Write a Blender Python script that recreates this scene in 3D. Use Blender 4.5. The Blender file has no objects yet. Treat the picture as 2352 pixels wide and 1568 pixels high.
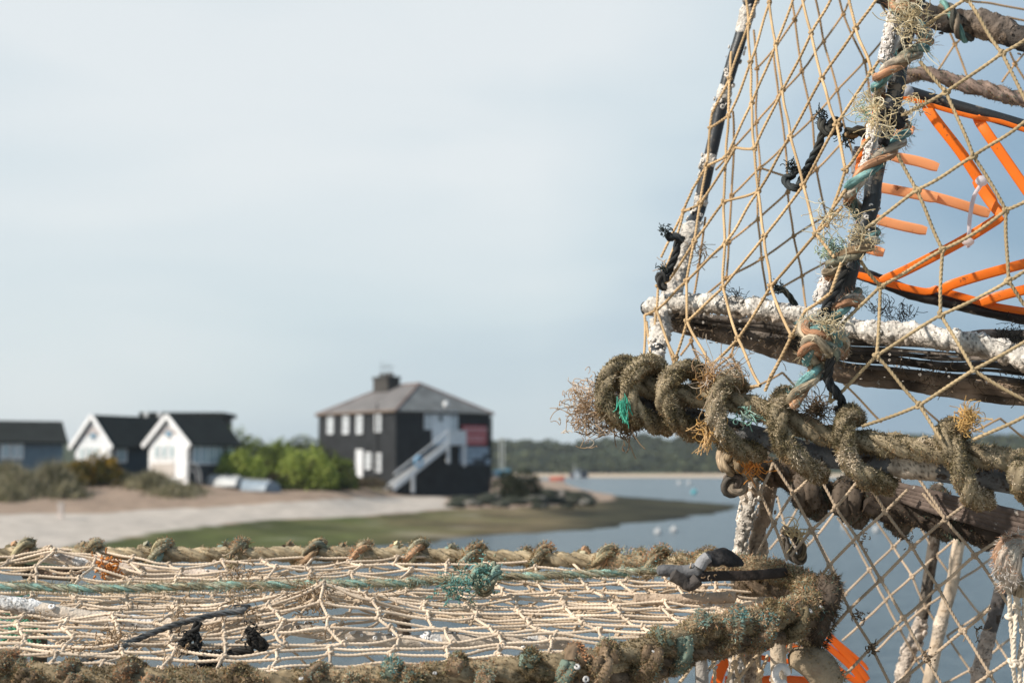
import bpy, math, random
import numpy as np
from mathutils import Vector, Matrix
random.seed(7); RNG = np.random.default_rng(11)
sc = bpy.context.scene
C = sc.collection
# ------------------------------------------------------------------ camera model
F = 3267.0; W2, H2 = 1176.0, 784.0
PITCH = math.atan((1075-784)/F); EYE = 3.0
RT = np.array([1.0, 0, 0]); FW = np.array([0, math.cos(PITCH), math.sin(PITCH)]); UP = np.array([0, -math.sin(PITCH), math.cos(PITCH)])
CAM = np.array([0, 0, EYE])
def P(px, py, d):
    return CAM + d*(RT*((px-W2)/F) - UP*((py-H2)/F) + FW)
def ray(px, py):
    return RT*((px-W2)/F) - UP*((py-H2)/F) + FW
def G(px, py, z=0.0):
    r = ray(px, py); t = (z-EYE)/r[2]; return CAM + r*t
def Y(px, py, y):                       # ray met with the vertical plane y = const
    r = ray(px, py); return CAM + r*(y/r[1])
def proj(p):
    p = np.asarray(p)-CAM; d = p@FW
    return W2+F*(p@RT)/d, H2-F*(p@UP)/d, d
ORG = dict(A=(1458.2,0,.3), B=(1881.6,0,.3), C=(1458.2,423.4,.3), D=(1881.6,423.4,.3), E=(1298.3,771.5,.3), F=(1787.5,771.5,.3),
           G=(1599.4,1129,.2802), H=(1928.6,1129,.2802), I=(0,1204.2,.24), J=(470.4,1204.2,.24), K=(940.8,1204.2,.24), L=(1411.2,1204.2,.24),
           X=(0,799.7,.3), Z=(658.6,799.7,.3), V=(1034.9,893.8,.3), Q=(0,0,1))
def q(s):
    """'A 10,20 30,40 B 5,6' -> list of photo positions"""
    out, k = [], 'Q'
    for t in s.split():
        if t in ORG: k = t
        else:
            a = t.split(','); o = ORG[k]
            out.append((o[0]+float(a[0])*o[2], o[1]+float(a[1])*o[2]))
    return out
# ------------------------------------------------------------------ mesh building
class M:
    def __init__(s): s.v, s.f, s.c, s.n, s.marks = [], [], [], 0, []
    def mark(s): s.marks.append((len(s.v), s.n))
    def add(s, v, f, c=(0.5, 0.5, 0.5)):
        v = np.asarray(v, dtype=np.float64).reshape(-1, 3); f = np.asarray(f, dtype=np.int64)
        c = np.asarray(c, dtype=np.float64)
        if c.ndim == 1: c = np.broadcast_to(c, (len(v), 3))
        s.v.append(v); s.f.append(f+s.n); s.c.append(c.reshape(-1, 3)); s.n += len(v)
    def merge(s, o):
        for v, f, c in zip(o.v, o.f, o.c): pass
    def box(s, a, b, col=(.5, .5, .5), rot=None, org=(0, 0, 0)):
        a, b = np.array(a, float), np.array(b, float)
        v = np.array([[x, y, z] for x in (a[0], b[0]) for y in (a[1], b[1]) for z in (a[2], b[2])])
        if rot is not None: v = v@np.asarray(rot).T
        v = v+np.asarray(org)
        f = [[0, 1, 3, 2], [4, 6, 7, 5], [0, 4, 5, 1], [2, 3, 7, 6], [0, 2, 6, 4], [1, 5, 7, 3]]
        s.add(v, f, col)
    def poly(s, v, f, col=(.5, .5, .5)):
        for k in f: s.add([v[i] for i in k], [list(range(len(k)))], col)
SPLIT = {'frayed_twine', 'tarred_cord', 'frayed_fibres', 'weed_tufts', 'coloured_threads', 'dried_weed', 'green_fluff', 'weed_threads'}
def build(name, m, mat, parent=None, smooth=True, origin=None, **props):
    if name in SPLIT and len(m.marks) > 1:
        mk = m.marks+[(len(m.v), m.n)]; first = None
        for (i0, n0), (i1, n1) in zip(mk, mk[1:]):
            k = M(); k.v = m.v[i0:i1]; k.c = m.c[i0:i1]; k.f = [f-n0 for f in m.f[i0:i1]]; k.n = n1-n0
            o = build(name, k, mat, parent, smooth, origin, **props); first = first or o
        return first
    if not m.v or sum(map(len, m.v)) == 0: return None
    me = bpy.data.meshes.new(name)
    V_ = np.concatenate(m.v)
    if origin is not None: V_ = V_-np.asarray(origin)
    sizes, idx = [], []
    for f in m.f:
        sizes.append(np.full(len(f), f.shape[1])); idx.append(f.reshape(-1))
    sizes = np.concatenate(sizes); idx = np.concatenate(idx)
    me.vertices.add(len(V_)); me.vertices.foreach_set('co', V_.astype(np.float32).reshape(-1))
    me.loops.add(len(idx)); me.loops.foreach_set('vertex_index', idx.astype(np.int32))
    me.polygons.add(len(sizes))
    st = np.concatenate([[0], np.cumsum(sizes)[:-1]])
    me.polygons.foreach_set('loop_start', st.astype(np.int32)); me.polygons.foreach_set('loop_total', sizes.astype(np.int32))
    me.polygons.foreach_set('use_smooth', np.full(len(sizes), smooth))
    me.update(calc_edges=True)
    ca = me.color_attributes.new('Col', 'FLOAT_COLOR', 'POINT')
    cc = np.concatenate([np.concatenate(m.c), np.ones((len(V_), 1))], 1)
    ca.data.foreach_set('color', cc.astype(np.float32).reshape(-1))
    me.materials.append(mat)
    o = bpy.data.objects.new(name, me); C.objects.link(o)
    if parent is not None:
        o.parent = parent
        if origin is None: o.matrix_parent_inverse = Matrix.Translation(parent.location).inverted()
        else: o.location = (0, 0, 0)
    elif origin is not None: o.location = origin
    for k, v in props.items(): o[k] = v
    return o
def thing(name, label, cat, loc, group=None):
    o = bpy.data.objects.new(name, None); C.objects.link(o); o.location = [float(x) for x in loc]; o.empty_display_size = .1
    o['label'] = label; o['category'] = cat
    if group: o['group'] = group
    return o
# value noise
_T = RNG.random((64, 64, 64))
def vn(p, s=1.0):
    p = np.asarray(p)*s; i = np.floor(p).astype(int); f = p-i; f = f*f*(3-2*f); i &= 63; j = (i+1) & 63
    x0, y0, z0 = i[..., 0], i[..., 1], i[..., 2]; x1, y1, z1 = j[..., 0], j[..., 1], j[..., 2]
    fx, fy, fz = f[..., 0], f[..., 1], f[..., 2]
    l = lambda a, b, t: a+(b-a)*t
    return l(l(l(_T[x0, y0, z0], _T[x1, y0, z0], fx), l(_T[x0, y1, z0], _T[x1, y1, z0], fx), fy),
             l(l(_T[x0, y0, z1], _T[x1, y0, z1], fx), l(_T[x0, y1, z1], _T[x1, y1, z1], fx), fy), fz)*2-1
def fbm(p, s, o=3):
    r = 0; a = 1
    for k in range(o): r = r+a*vn(np.asarray(p)+7.3*k, s*2**k); a *= .5
    return r/1.6
def spline(pts, n=None, step=None, closed=False):
    p = np.asarray(pts, float)
    if len(p) == 2:
        L = np.linalg.norm(p[1]-p[0]); n = n or max(2, int(L/step)+1)
        t = np.linspace(0, 1, n)[:, None]; return p[0]*(1-t)+p[1]*t
    q0 = np.vstack([2*p[0]-p[1], p, 2*p[-1]-p[-2]])
    out = []
    for i in range(1, len(q0)-2):
        t = np.linspace(0, 1, 24, endpoint=False)[:, None]
        a, b, c, d = q0[i-1], q0[i], q0[i+1], q0[i+2]
        out.append(.5*((2*b)+(-a+c)*t+(2*a-5*b+4*c-d)*t*t+(-a+3*b-3*c+d)*t**3))
    out = np.vstack(out+[p[-1:]])
    s = np.concatenate([[0], np.cumsum(np.linalg.norm(np.diff(out, axis=0), axis=1))])
    if n is None: n = max(3, int(s[-1]/step)+1)
    u = np.linspace(0, s[-1], n)
    return np.stack([np.interp(u, s, out[:, k]) for k in range(3)], 1)
def frames(p):
    t = np.gradient(p, axis=0); t /= np.linalg.norm(t, axis=1)[:, None]+1e-12
    n = np.zeros_like(p); a = np.array([0, 0, 1.0]) if abs(t[0][2]) < .8 else np.array([1.0, 0, 0])
    v = a-t[0]*(a@t[0]); v /= np.linalg.norm(v)
    for i in range(len(p)):
        v = v-t[i]*(v@t[i]); v = v/(np.linalg.norm(v)+1e-12); n[i] = v
    return t, n, np.cross(t, n)
def ringfaces(n, s, caps=False):
    i = np.arange(n-1)[:, None]*s; j = np.arange(s)[None, :]; k = (j+1) % s
    return np.stack([i+j, i+k, i+s+k, i+s+j], -1).reshape(-1, 4)
def tube(m, path, r, sides=12, col=(.5, .5, .5), lobes=0, amp=0.0, pitch=.01, namp=0.0, ns=80, capr=True, fr=None, streak=0.0):
    p = np.asarray(path); n = len(p); r = np.broadcast_to(np.asarray(r, float), (n,)).copy()
    t, a, b = fr if fr is not None else frames(p)
    th = np.linspace(0, 2*np.pi, sides, endpoint=False)
    s = np.concatenate([[0], np.cumsum(np.linalg.norm(np.diff(p, axis=0), axis=1))])
    R = np.repeat(r[:, None], sides, 1)
    if lobes: R = R*(1-amp+amp*np.abs(np.cos(.5*lobes*(th[None]-2*np.pi*s[:, None]/pitch))))
    V_ = p[:, None]+R[..., None]*(np.cos(th)[None, :, None]*a[:, None]+np.sin(th)[None, :, None]*b[:, None])
    if namp: V_ = V_+(V_-p[:, None])*(namp*fbm(V_, ns))[..., None]
    c = np.asarray(col)
    if c.ndim == 2: c = np.repeat(c[:, None], sides, 1)
    if streak and c.ndim == 3:
        g = np.stack([np.broadcast_to(np.arange(sides)*1.3+s[:, None]*0, (n, sides)), np.broadcast_to(s[:, None]*140, (n, sides)), np.full((n, sides), float(RNG.integers(0, 40)))], -1)
        c = np.clip(c*(1+streak*(vn(g)+.6*vn(g*2.3)))[..., None], 0, 1)
    V_ = V_.reshape(-1, 3); f = ringfaces(n, sides)
    m.add(V_, f, c if c.ndim == 1 else c.reshape(-1, 3))
    if capr:
        for k, base in ((0, 0), (n-1, (n-1)*sides)):
            cv = c if c.ndim == 1 else c[k, 0]
            e = p[k]+(-t[k] if k == 0 else t[k])*r[k]*.5
            m.add(np.vstack([V_[base:base+sides], e[None]]), [[j, (j+1) % sides, sides] for j in range(sides)], cv)
    return V_.reshape(n, sides, 3)
def helix(path, R, pitch, phase=0.0, fr=None):
    t, a, b = fr if fr is not None else frames(path)
    s = np.concatenate([[0], np.cumsum(np.linalg.norm(np.diff(path, axis=0), axis=1))])
    th = phase+2*np.pi*s/pitch
    R = np.broadcast_to(R, (len(path),))
    return path+R[:, None]*(np.cos(th)[:, None]*a+np.sin(th)[:, None]*b)
def rope(m, path, R, cols, pitch=None, step=.0016, sides=9, namp=.10, taper=0.0):
    """three laid strands"""
    m.mark()
    p = spline(path, step=step); pitch = pitch or R*7.5; fr = frames(p)
    for k, c in enumerate(cols):
        h = helix(p, R*.50, pitch, 2*np.pi*k/len(cols), fr)
        c = np.asarray(c); nz = vn(h, 60)*.22+vn(h, 400)*.2
        cc = np.clip(c[None]*(1+nz[:, None])*.9, 0, 1)
        mix = np.clip(vn(h+3, 60)*1.3+.34, .2, .85)[:, None]*(1.0 if c.max() > .2 else .12)      # dirt soaked in
        cc = cc*(1-mix)+np.array([.22, .165, .10])*mix
        tube(m, h, R*.55*(1+.10*vn(h, 120)), 18, cc, lobes=8, amp=.26, pitch=pitch*.5, namp=namp*1.6, ns=420, streak=.6)
    return p
PATCH = [75.0]
def fibres(m, pts, nrm, L, w, cols, lean=.9, droop=0.0, curl=.5, jit=.5):
    """thin curved blades standing on a surface: arrays of points and normals"""
    n = len(pts); d = nrm+RNG.normal(size=(n, 3))*lean*.5; d[:, 2] -= droop
    d /= np.linalg.norm(d, axis=1)[:, None]
    Ls = L*(1-jit+2*jit*RNG.random(n))[:, None]   # L may be one length or one per blade
    sd = np.cross(d, RNG.normal(size=(n, 3))); sd /= np.linalg.norm(sd, axis=1)[:, None]
    d2 = d+RNG.normal(size=(n, 3))*curl; d2 /= np.linalg.norm(d2, axis=1)[:, None]
    b0 = pts-nrm*w*.5; m0 = b0+d*Ls*.55; e = m0+d2*Ls*.5
    V_ = np.stack([b0-sd*w*.5, b0+sd*w*.5, m0-sd*w*.4, m0+sd*w*.4, e], 1)
    ci = np.clip((vn(pts+1.7, PATCH[0])*.75+.5+RNG.normal(size=n)*.22)*len(cols), 0, len(cols)-1).astype(int); c = np.asarray(cols)[ci]*(.65+.6*RNG.random((n, 1)))
    c = np.repeat(c[:, None], 5, 1); V2 = V_.reshape(-1, 3)
    i = np.arange(n)*5
    q4 = np.stack([i, i+1, i+3, i+2], 1); q3 = np.stack([i+2, i+3, i+4], 1)
    m.add(V2, q4, c.reshape(-1, 3)); m.f.append(q3+m.n-len(V2)); m.v.append(np.zeros((0, 3))); m.c.append(np.zeros((0, 3)))
def surf(path, r, n, fr=None, jr=.0):
    p = np.asarray(path); t, a, b = fr or frames(p)
    i = RNG.integers(0, len(p)-1, n); u = RNG.random(n)[:, None]; th = RNG.random(n)*2*np.pi
    c = p[i]*(1-u)+p[i+1]*u; nn = np.cos(th)[:, None]*a[i]+np.sin(th)[:, None]*b[i]
    rr = np.broadcast_to(r, (len(p),))[i][:, None]*(1+jr*RNG.normal(size=(n, 1)))
    return c+nn*rr, nn, i
def tuft(m, c, n, L, r, cols, dirv=(0, 0, 1), spread=1.0, curl=.6, K=9, root=.003):
    """loose frayed yarn: random-walk hairs from one place"""
    m.mark(); c = np.asarray(c, float); d = np.asarray(dirv, float)+RNG.normal(size=(n, 3))*spread; d /= np.linalg.norm(d, axis=1)[:, None]
    p = c+RNG.normal(size=(n, 3))*root; P_ = [p]; Ls = (L*(.5+RNG.random(n)))/K
    ax = RNG.normal(size=(n, 3)); ax /= np.linalg.norm(ax, axis=1)[:, None]
    w = RNG.normal(size=n)*curl
    for k in range(K-1):
        dn = d+np.cross(ax, d)*w[:, None]+RNG.normal(size=(n, 3))*curl*.35; d = dn/np.linalg.norm(dn, axis=1)[:, None]
        p = p+d*Ls[:, None]; P_.append(p)
    P_ = np.stack(P_, 1); ci = RNG.integers(0, len(cols), n)
    cc = np.asarray(cols)[ci]*(.8+.4*RNG.random((n, 1)))
    btube(m, P_, r, 4, cc)
def btube(m, P_, r, sides, cols, lobes=0, amp=0., pitch=.01):
    """many tubes at once: P_ (n, K, 3)"""
    n, K, _ = P_.shape; t = np.gradient(P_, axis=1); t /= np.linalg.norm(t, axis=2)[..., None]+1e-12
    mt = P_[:, -1]-P_[:, 0]+1e-9; ref = np.cross(mt, RNG.normal(size=(n, 3))); ref /= np.linalg.norm(ref, axis=1)[:, None]
    a = ref[:, None]-t*(t*ref[:, None]).sum(2)[..., None]; a /= np.linalg.norm(a, axis=2)[..., None]+1e-9; b = np.cross(t, a)
    th = np.linspace(0, 2*np.pi, sides, endpoint=False); s = np.concatenate([np.zeros((n, 1)), np.cumsum(np.linalg.norm(np.diff(P_, axis=1), axis=2), 1)], 1)
    r = np.broadcast_to(r, (n, K)) if np.ndim(r) != 1 else np.repeat(np.asarray(r)[:, None], K, 1)
    R = np.repeat(r[..., None], sides, 2)
    if lobes: R = R*(1-amp+amp*np.abs(np.cos(.5*lobes*(th[None, None]-2*np.pi*s[..., None]/pitch+RNG.random((n, 1, 1))*6))))
    V_ = P_[:, :, None]+R[..., None]*(np.cos(th)[None, None, :, None]*a[:, :, None]+np.sin(th)[None, None, :, None]*b[:, :, None])
    f = ringfaces(K, sides)[None]+(np.arange(n)*K*sides)[:, None, None]
    cc = np.repeat(np.asarray(cols)[:, None] if np.ndim(cols) == 2 else np.broadcast_to(cols, (n, 1, 3)), K*sides, 1)
    cc = cc*(1+.26*fbm(V_.reshape(n, K*sides, 3), 60, 2)[..., None])
    m.add(V_.reshape(-1, 3), f.reshape(-1, 4), np.clip(cc, 0, 1).reshape(-1, 3))
def knots(m, pts, r, col, scale=.52, rt=.86):
    n = len(pts)
    if not n: return
    u = np.linspace(0, 2*np.pi, 37)
    tr = np.stack([np.sin(u)+2*np.sin(2*u), np.cos(u)-2*np.cos(2*u), -1.2*np.sin(3*u)], 1)
    P_ = []
    for p in pts:
        Rm = Matrix.Rotation(random.uniform(0, 6.28), 3, 'Y')@Matrix.Rotation(random.uniform(-.6, .6), 3, 'X')@Matrix.Rotation(1.57, 3, 'X')
        P_.append(p+(tr*r*scale*np.array([1, 1.15, 1])*random.uniform(.85, 1.2))@np.array(Rm).T)
    cc = np.asarray(col)*(.85+.3*RNG.random((n, 1)))
    btube(m, np.array(P_), r*rt, 7, cc)
def net(m, nodes, edges, r, col, sag=.02, K=58, knot=True, lob=.50):
    """nodes: list of 3D points; edges: index pairs"""
    N = np.array(nodes); e = np.array(edges); a, b = N[e[:, 0]], N[e[:, 1]]
    L = np.linalg.norm(b-a, axis=1); t = np.linspace(0, 1, K)
    P_ = a[:, None]*(1-t[None, :, None])+b[:, None]*t[None, :, None]
    off = RNG.normal(size=(len(e), 3))*.5; off[:, 2] -= .6
    off2 = RNG.normal(size=(len(e), 3))*.5
    P_ = P_+(np.sin(np.pi*t)[None, :, None]*off[:, None]+np.sin(2*np.pi*t)[None, :, None]*off2[:, None]*.6)*(L*sag)[:, None, None]
    c = np.asarray(col); cc = c[None]*(.88+.24*RNG.random((len(e), 1)))
    btube(m, P_, r*1.06, 12, cc, 3, lob, r*7.6)
    if knot: knots(m, [N[i] for i in range(len(N)) if (e == i).sum() >= 3], r, c*.95)
# ------------------------------------------------------------------ materials
def nt(name):
    m = bpy.data.materials.new(name); m.use_nodes = True; t = m.node_tree; b = t.nodes['Principled BSDF']
    return m, t, b, t.nodes, t.links
def vmat(name, rough=.8, nscale=60., namt=.25, bump=.3, bscale=400., bdist=.001, spec=.3, trans=0.0, metal=0.0, tint=None, fine=None):
    """material coloured by the mesh's own colour attribute, broken up by procedural wear and bump"""
    m, t, b, N, Lk = nt(name)
    a = N.new('ShaderNodeVertexColor'); a.layer_name = 'Col'
    tc = N.new('ShaderNodeTexCoord')
    n1 = N.new('ShaderNodeTexNoise'); n1.inputs['Scale'].default_value = nscale; n1.inputs['Detail'].default_value = 6
    Lk.new(tc.outputs['Object'], n1.inputs['Vector'])
    mr = N.new('ShaderNodeMapRange'); mr.inputs[1].default_value = .3; mr.inputs[2].default_value = .7
    mr.inputs[3].default_value = 1-namt; mr.inputs[4].default_value = 1+namt
    Lk.new(n1.outputs['Fac'], mr.inputs[0])
    mx = N.new('ShaderNodeVectorMath'); mx.operation = 'SCALE'
    Lk.new(a.outputs['Color'], mx.inputs[0]); Lk.new(mr.outputs[0], mx.inputs['Scale'])
    last = mx.outputs[0]
    if tint:                                       # second colour in noise-shaped patches: (colour, scale, threshold)
        n3 = N.new('ShaderNodeTexNoise'); n3.inputs['Scale'].default_value = tint[1]; n3.inputs['Detail'].default_value = 5; n3.inputs['Roughness'].default_value = .65
        Lk.new(tc.outputs['Object'], n3.inputs['Vector'])
        m3 = N.new('ShaderNodeMapRange'); m3.inputs[1].default_value = tint[2]; m3.inputs[2].default_value = tint[2]+.06
        Lk.new(n3.outputs['Fac'], m3.inputs[0])
        mm = N.new('ShaderNodeMix'); mm.data_type = 'RGBA'; Lk.new(m3.outputs[0], mm.inputs[0]); Lk.new(last, mm.inputs[6]); mm.inputs[7].default_value = (*tint[0], 1)
        last = mm.outputs[2]
    Lk.new(last, b.inputs['Base Color'])
    b.inputs['Roughness'].default_value = rough; b.inputs['Specular IOR Level'].default_value = spec; b.inputs['Metallic'].default_value = metal
    if bump:
        n2 = N.new('ShaderNodeTexNoise'); n2.inputs['Scale'].default_value = bscale; n2.inputs['Detail'].default_value = 4
        Lk.new(tc.outputs['Object'], n2.inputs['Vector'])
        bp = N.new('ShaderNodeBump'); bp.inputs['Strength'].default_value = bump; bp.inputs['Distance'].default_value = bdist
        Lk.new(n2.outputs['Fac'], bp.inputs['Height']); Lk.new(bp.outputs[0], b.inputs['Normal'])
    if trans:
        tr = N.new('ShaderNodeBsdfTranslucent'); Lk.new(last, tr.inputs['Color']); ms = N.new('ShaderNodeMixShader'); ms.inputs[0].default_value = trans
        out = N['Material Output']; Lk.new(b.outputs[0], ms.inputs[1]); Lk.new(tr.outputs[0], ms.inputs[2]); Lk.new(ms.outputs[0], out.inputs['Surface'])
    return m
MT = dict(
    twine=vmat('net_twine', .85, 45, .18, .35, 1500, .0005, .15),
    rope=vmat('laid_rope', .85, 70, .25, .5, 1400, .0008, .15),
    moss=vmat('weed_fibres', .95, 60, .2, 0, spec=.05, trans=.25),
    black=vmat('tarred_tube', .42, 40, .3, .35, 500, .0006, .45, tint=((.20, .16, .12), 70, .60)),
    dark=vmat('fouled_tube', .85, 60, .45, .9, 380, .002, .2, tint=((.055, .04, .03), 90, .53)),
    crust=vmat('shell_crust', .8, 130, .3, .9, 420, .002, .2, tint=((.17, .12, .08), 300, .63)),
    shell=vmat('worm_casts', .6, 200, .18, .4, 900, .0008, .3),
    beige=vmat('sun_dried_tube', .85, 60, .3, .8, 380, .002, .2, tint=((.30, .22, .15), 90, .58)),
    slat=vmat('weathered_slats', .85, 60, .5, .8, 300, .0015, .2, tint=((.42, .38, .33), 150, .63)),
    plastic=vmat('orange_plastic', .38, 30, .08, .1, 300, .0004, .45, trans=.18, tint=((.30, .085, .02), 90, .63)),
    pale=vmat('thin_plastic', .4, 30, .05, .0, spec=.4, trans=.55),
    rubber=vmat('perished_rubber', .7, 120, .35, .8, 500, .001, .3),
    paint=vmat('weathered_paint', .75, 2.5, .12, .2, 8, .01, .25),
    board=vmat('tarred_boards', .7, 1.5, .25, .4, 6, .02, .2),
    roof=vmat('roof_tiles', .85, 1.2, .25, .6, 5, .03, .2),
    glass=vmat('window_glass', .12, 2, .1, 0, spec=.6),
    leaf=vmat('leaves', .7, 1, .2, 0, spec=.2, trans=.35),
    stone=vmat('stones', .9, 3, .35, .7, 12, .05, .2, tint=((.03, .034, .024), 1.3, .40)),
    boat=vmat('boat_paint', .45, 2, .12, .1, 5, .01, .4),
)
# ------------------------------------------------------------------ world, sun, camera
w = bpy.data.worlds.new('World'); sc.world = w; w.use_nodes = True
N, Lk = w.node_tree.nodes, w.node_tree.links
SUN_EL, SX, SY = math.radians(37), -.86, -.42
SUN_ROT = math.atan2(SX, SY)
sky = N.new('ShaderNodeTexSky'); sky.sky_type = 'NISHITA'; sky.sun_disc = False; sky.sun_elevation = SUN_EL; sky.sun_rotation = SUN_ROT
sky.air_density = 1.2; sky.dust_density = 2.0
bg = N['Background']; bg.inputs['Strength'].default_value = .10
tc = N.new('ShaderNodeTexCoord'); sep = N.new('ShaderNodeSeparateXYZ'); Lk.new(tc.outputs['Generated'], sep.inputs[0])
mp = N.new('ShaderNodeMapping'); mp.inputs['Scale'].default_value = (1.0, 1.0, 3.2); mp.inputs['Rotation'].default_value = (0, .25, 0); Lk.new(tc.outputs['Generated'], mp.inputs[0])
nz = N.new('ShaderNodeTexNoise'); nz.inputs['Scale'].default_value = 2.6; nz.inputs['Detail'].default_value = 3.5; nz.inputs['Roughness'].default_value = .45; nz.inputs['Distortion'].default_value = .3
Lk.new(mp.outputs[0], nz.inputs['Vector'])
def mth(op, a, b=None):
    n = N.new('ShaderNodeMath'); n.operation = op
    for i, x in enumerate((a, b)):
        if x is None: continue
        if isinstance(x, (int, float)): n.inputs[i].default_value = x
        else: Lk.new(x, n.inputs[i])
    return n.outputs[0]
# cloud veil thins towards the right and the horizon: brightness value by direction
zc = mth('MINIMUM', mth('MAXIMUM', sep.outputs['Z'], 0.0), .30)
xr = mth('MAXIMUM', mth('ADD', sep.outputs['X'], -.02), 0.0)
val = mth('ADD', mth('ADD', mth('MULTIPLY', zc, 1.35), .60), mth('MULTIPLY', xr, -2.3))
val = mth('ADD', val, mth('MULTIPLY', mth('MAXIMUM', mth('ADD', sep.outputs['Z'], -.42), 0.0), -1.5))
val = mth('ADD', val, mth('MULTIPLY', mth('MAXIMUM', mth('MULTIPLY', sep.outputs['Y'], -1.0), 0.0), -.6))
val = mth('ADD', val, mth('MULTIPLY', mth('ADD', nz.outputs['Fac'], -.5), 1.05))
rp = N.new('ShaderNodeValToRGB'); e = rp.color_ramp.elements
e[0].position = 0.0; e[0].color = (.27, .40, .53, 1); e[1].position = 1.0; e[1].color = (.80, .845, .86, 1)
x = e.new(.35); x.color = (.45, .57, .675, 1); x = e.new(.65); x.color = (.65, .745, .79, 1)
Lk.new(val, rp.inputs[0])
vs = N.new('ShaderNodeVectorMath'); vs.operation = 'SCALE'; vs.inputs['Scale'].default_value = 10.0; Lk.new(rp.outputs[0], vs.inputs[0])
mx = N.new('ShaderNodeMix'); mx.data_type = 'RGBA'; mx.inputs[0].default_value = .86
Lk.new(sky.outputs[0], mx.inputs[6]); Lk.new(vs.outputs[0], mx.inputs[7]); Lk.new(mx.outputs[2], bg.inputs['Color'])
sl = bpy.data.lights.new('sun', 'SUN'); sl.energy = 5.0; sl.angle = math.radians(.6); sl.color = (1.0, .93, .83)
so = bpy.data.objects.new('sun', sl); C.objects.link(so)
sv = Vector((SX, SY, 0)).normalized()*math.cos(SUN_EL)+Vector((0, 0, math.sin(SUN_EL)))
so.rotation_euler = sv.to_track_quat('Z', 'Y').to_euler(); so.location = (-5, -5, 10)
cd = bpy.data.cameras.new('camera'); co = bpy.data.objects.new('camera', cd); C.objects.link(co); sc.camera = co
cd.sensor_width = 36; cd.lens = F/2352*36; cd.clip_end = 6000; cd.clip_start = .05
co.location = (0, 0, EYE); co.rotation_euler = (math.pi/2+PITCH, 0, 0)
cd.dof.use_dof = True; cd.dof.focus_distance = 1.02; cd.dof.aperture_fstop = 11.0
sc.view_settings.view_transform = 'Standard'; sc.view_settings.look = 'None'; sc.view_settings.exposure = .12; sc.view_settings.gamma = 1
sc.cycles.use_denoising = True; sc.cycles.max_bounces = 6
# ------------------------------------------------------------------ water
m, t, b, N, Lk = nt('sea_water')
b.inputs['Base Color'].default_value = (.115, .155, .18, 1); b.inputs['Roughness'].default_value = .22; b.inputs['IOR'].default_value = 1.33
tc = N.new('ShaderNodeTexCoord'); mp = N.new('ShaderNodeMapping'); mp.inputs['Scale'].default_value = (.55, 1.5, 1); Lk.new(tc.outputs['Object'], mp.inputs[0])
n1 = N.new('ShaderNodeTexNoise'); n1.inputs['Scale'].default_value = 2.2; n1.inputs['Detail'].default_value = 6; n1.inputs['Roughness'].default_value = .6; Lk.new(mp.outputs[0], n1.inputs['Vector'])
n2 = N.new('ShaderNodeTexNoise'); n2.inputs['Scale'].default_value = .25; n2.inputs['Detail'].default_value = 3; Lk.new(mp.outputs[0], n2.inputs['Vector'])
ad = N.new('ShaderNodeMath'); ad.operation = 'MULTIPLY_ADD'; Lk.new(n2.outputs['Fac'], ad.inputs[0]); ad.inputs[1].default_value = 2.0; Lk.new(n1.outputs['Fac'], ad.inputs[2])
n3 = N.new('ShaderNodeTexNoise'); n3.inputs['Scale'].default_value = .75; n3.inputs['Detail'].default_value = 3; Lk.new(mp.outputs[0], n3.inputs['Vector'])
ad2 = N.new('ShaderNodeMath'); ad2.operation = 'MULTIPLY_ADD'; Lk.new(n3.outputs['Fac'], ad2.inputs[0]); ad2.inputs[1].default_value = 1.6; Lk.new(ad.outputs[0], ad2.inputs[2]); ad = ad2
bp = N.new('ShaderNodeBump'); bp.inputs['Strength'].default_value = .9; bp.inputs['Distance'].default_value = .5; Lk.new(ad.outputs[0], bp.inputs['Height']); Lk.new(bp.outputs[0], b.inputs['Normal'])
wm = M(); wm.box((-1500, -60, -.5), (1500, 2500, 0)); build('water', wm, m, kind='structure', smooth=False)
# quay under the pots
km = M(); km.box((-7, -4, -1), (7, 2.1, 2.44), (.33, .31, .28)); build('quay', km, vmat('quay_concrete', .9, 5, .2, .6, 40, .01), kind='structure', smooth=False)
# ------------------------------------------------------------------ land
def inpoly(px, py, poly):
    r = np.zeros(px.shape, bool); n = len(poly)
    for i in range(n):
        x1, y1 = poly[i]; x2, y2 = poly[(i+1) % n]
        c = ((y1 > py) != (y2 > py)) & (px < (x2-x1)*(py-y1)/((y2-y1)+1e-12)+x1); r ^= c
    return r
def pdist(px, py, poly):
    d = np.full(px.shape, 1e9)
    for i in range(len(poly)):
        a = np.array(poly[i]); b = np.array(poly[(i+1) % len(poly)]); ab = b-a
        t = np.clip(((px-a[0])*ab[0]+(py-a[1])*ab[1])/(ab@ab+1e-9), 0, 1)
        d = np.minimum(d, np.hypot(px-a[0]-t*ab[0], py-a[1]-t*ab[1]))
    return d
shore = [tuple(G(x, y)[:2]) for x, y in [(-900, 1330), (400, 1288), (760, 1262), (1000, 1243), (1150, 1229), (1290, 1218), (1440, 1206), (1560, 1189), (1640, 1180), (1720, 1163),
                                       (1560, 1149), (1420, 1139), (1345, 1125), (1300, 1112)]]
shore += [(12, 330), (-10, 420), (-300, 440), (-300, 40)]
gx = np.arange(-110, 60, .55); gy = [30.0]
while gy[-1] < 440: gy.append(gy[-1]*1.0085)
gy = np.array(gy); X_, Y_ = np.meshgrid(gx, gy)
ins = inpoly(X_, Y_, shore); dd = pdist(X_, Y_, shore); sd_ = np.where(ins, dd, -dd); sd_ = sd_+(1.1*fbm(np.stack([X_, Y_, X_*0], -1), .22)+.5*vn(np.stack([X_, Y_, X_*0+5], -1), .8))*(np.abs(sd_) < 12)
sm = lambda a, b, x: (lambda t: t*t*(3-2*t))(np.clip((x-a)/(b-a), 0, 1))
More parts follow.
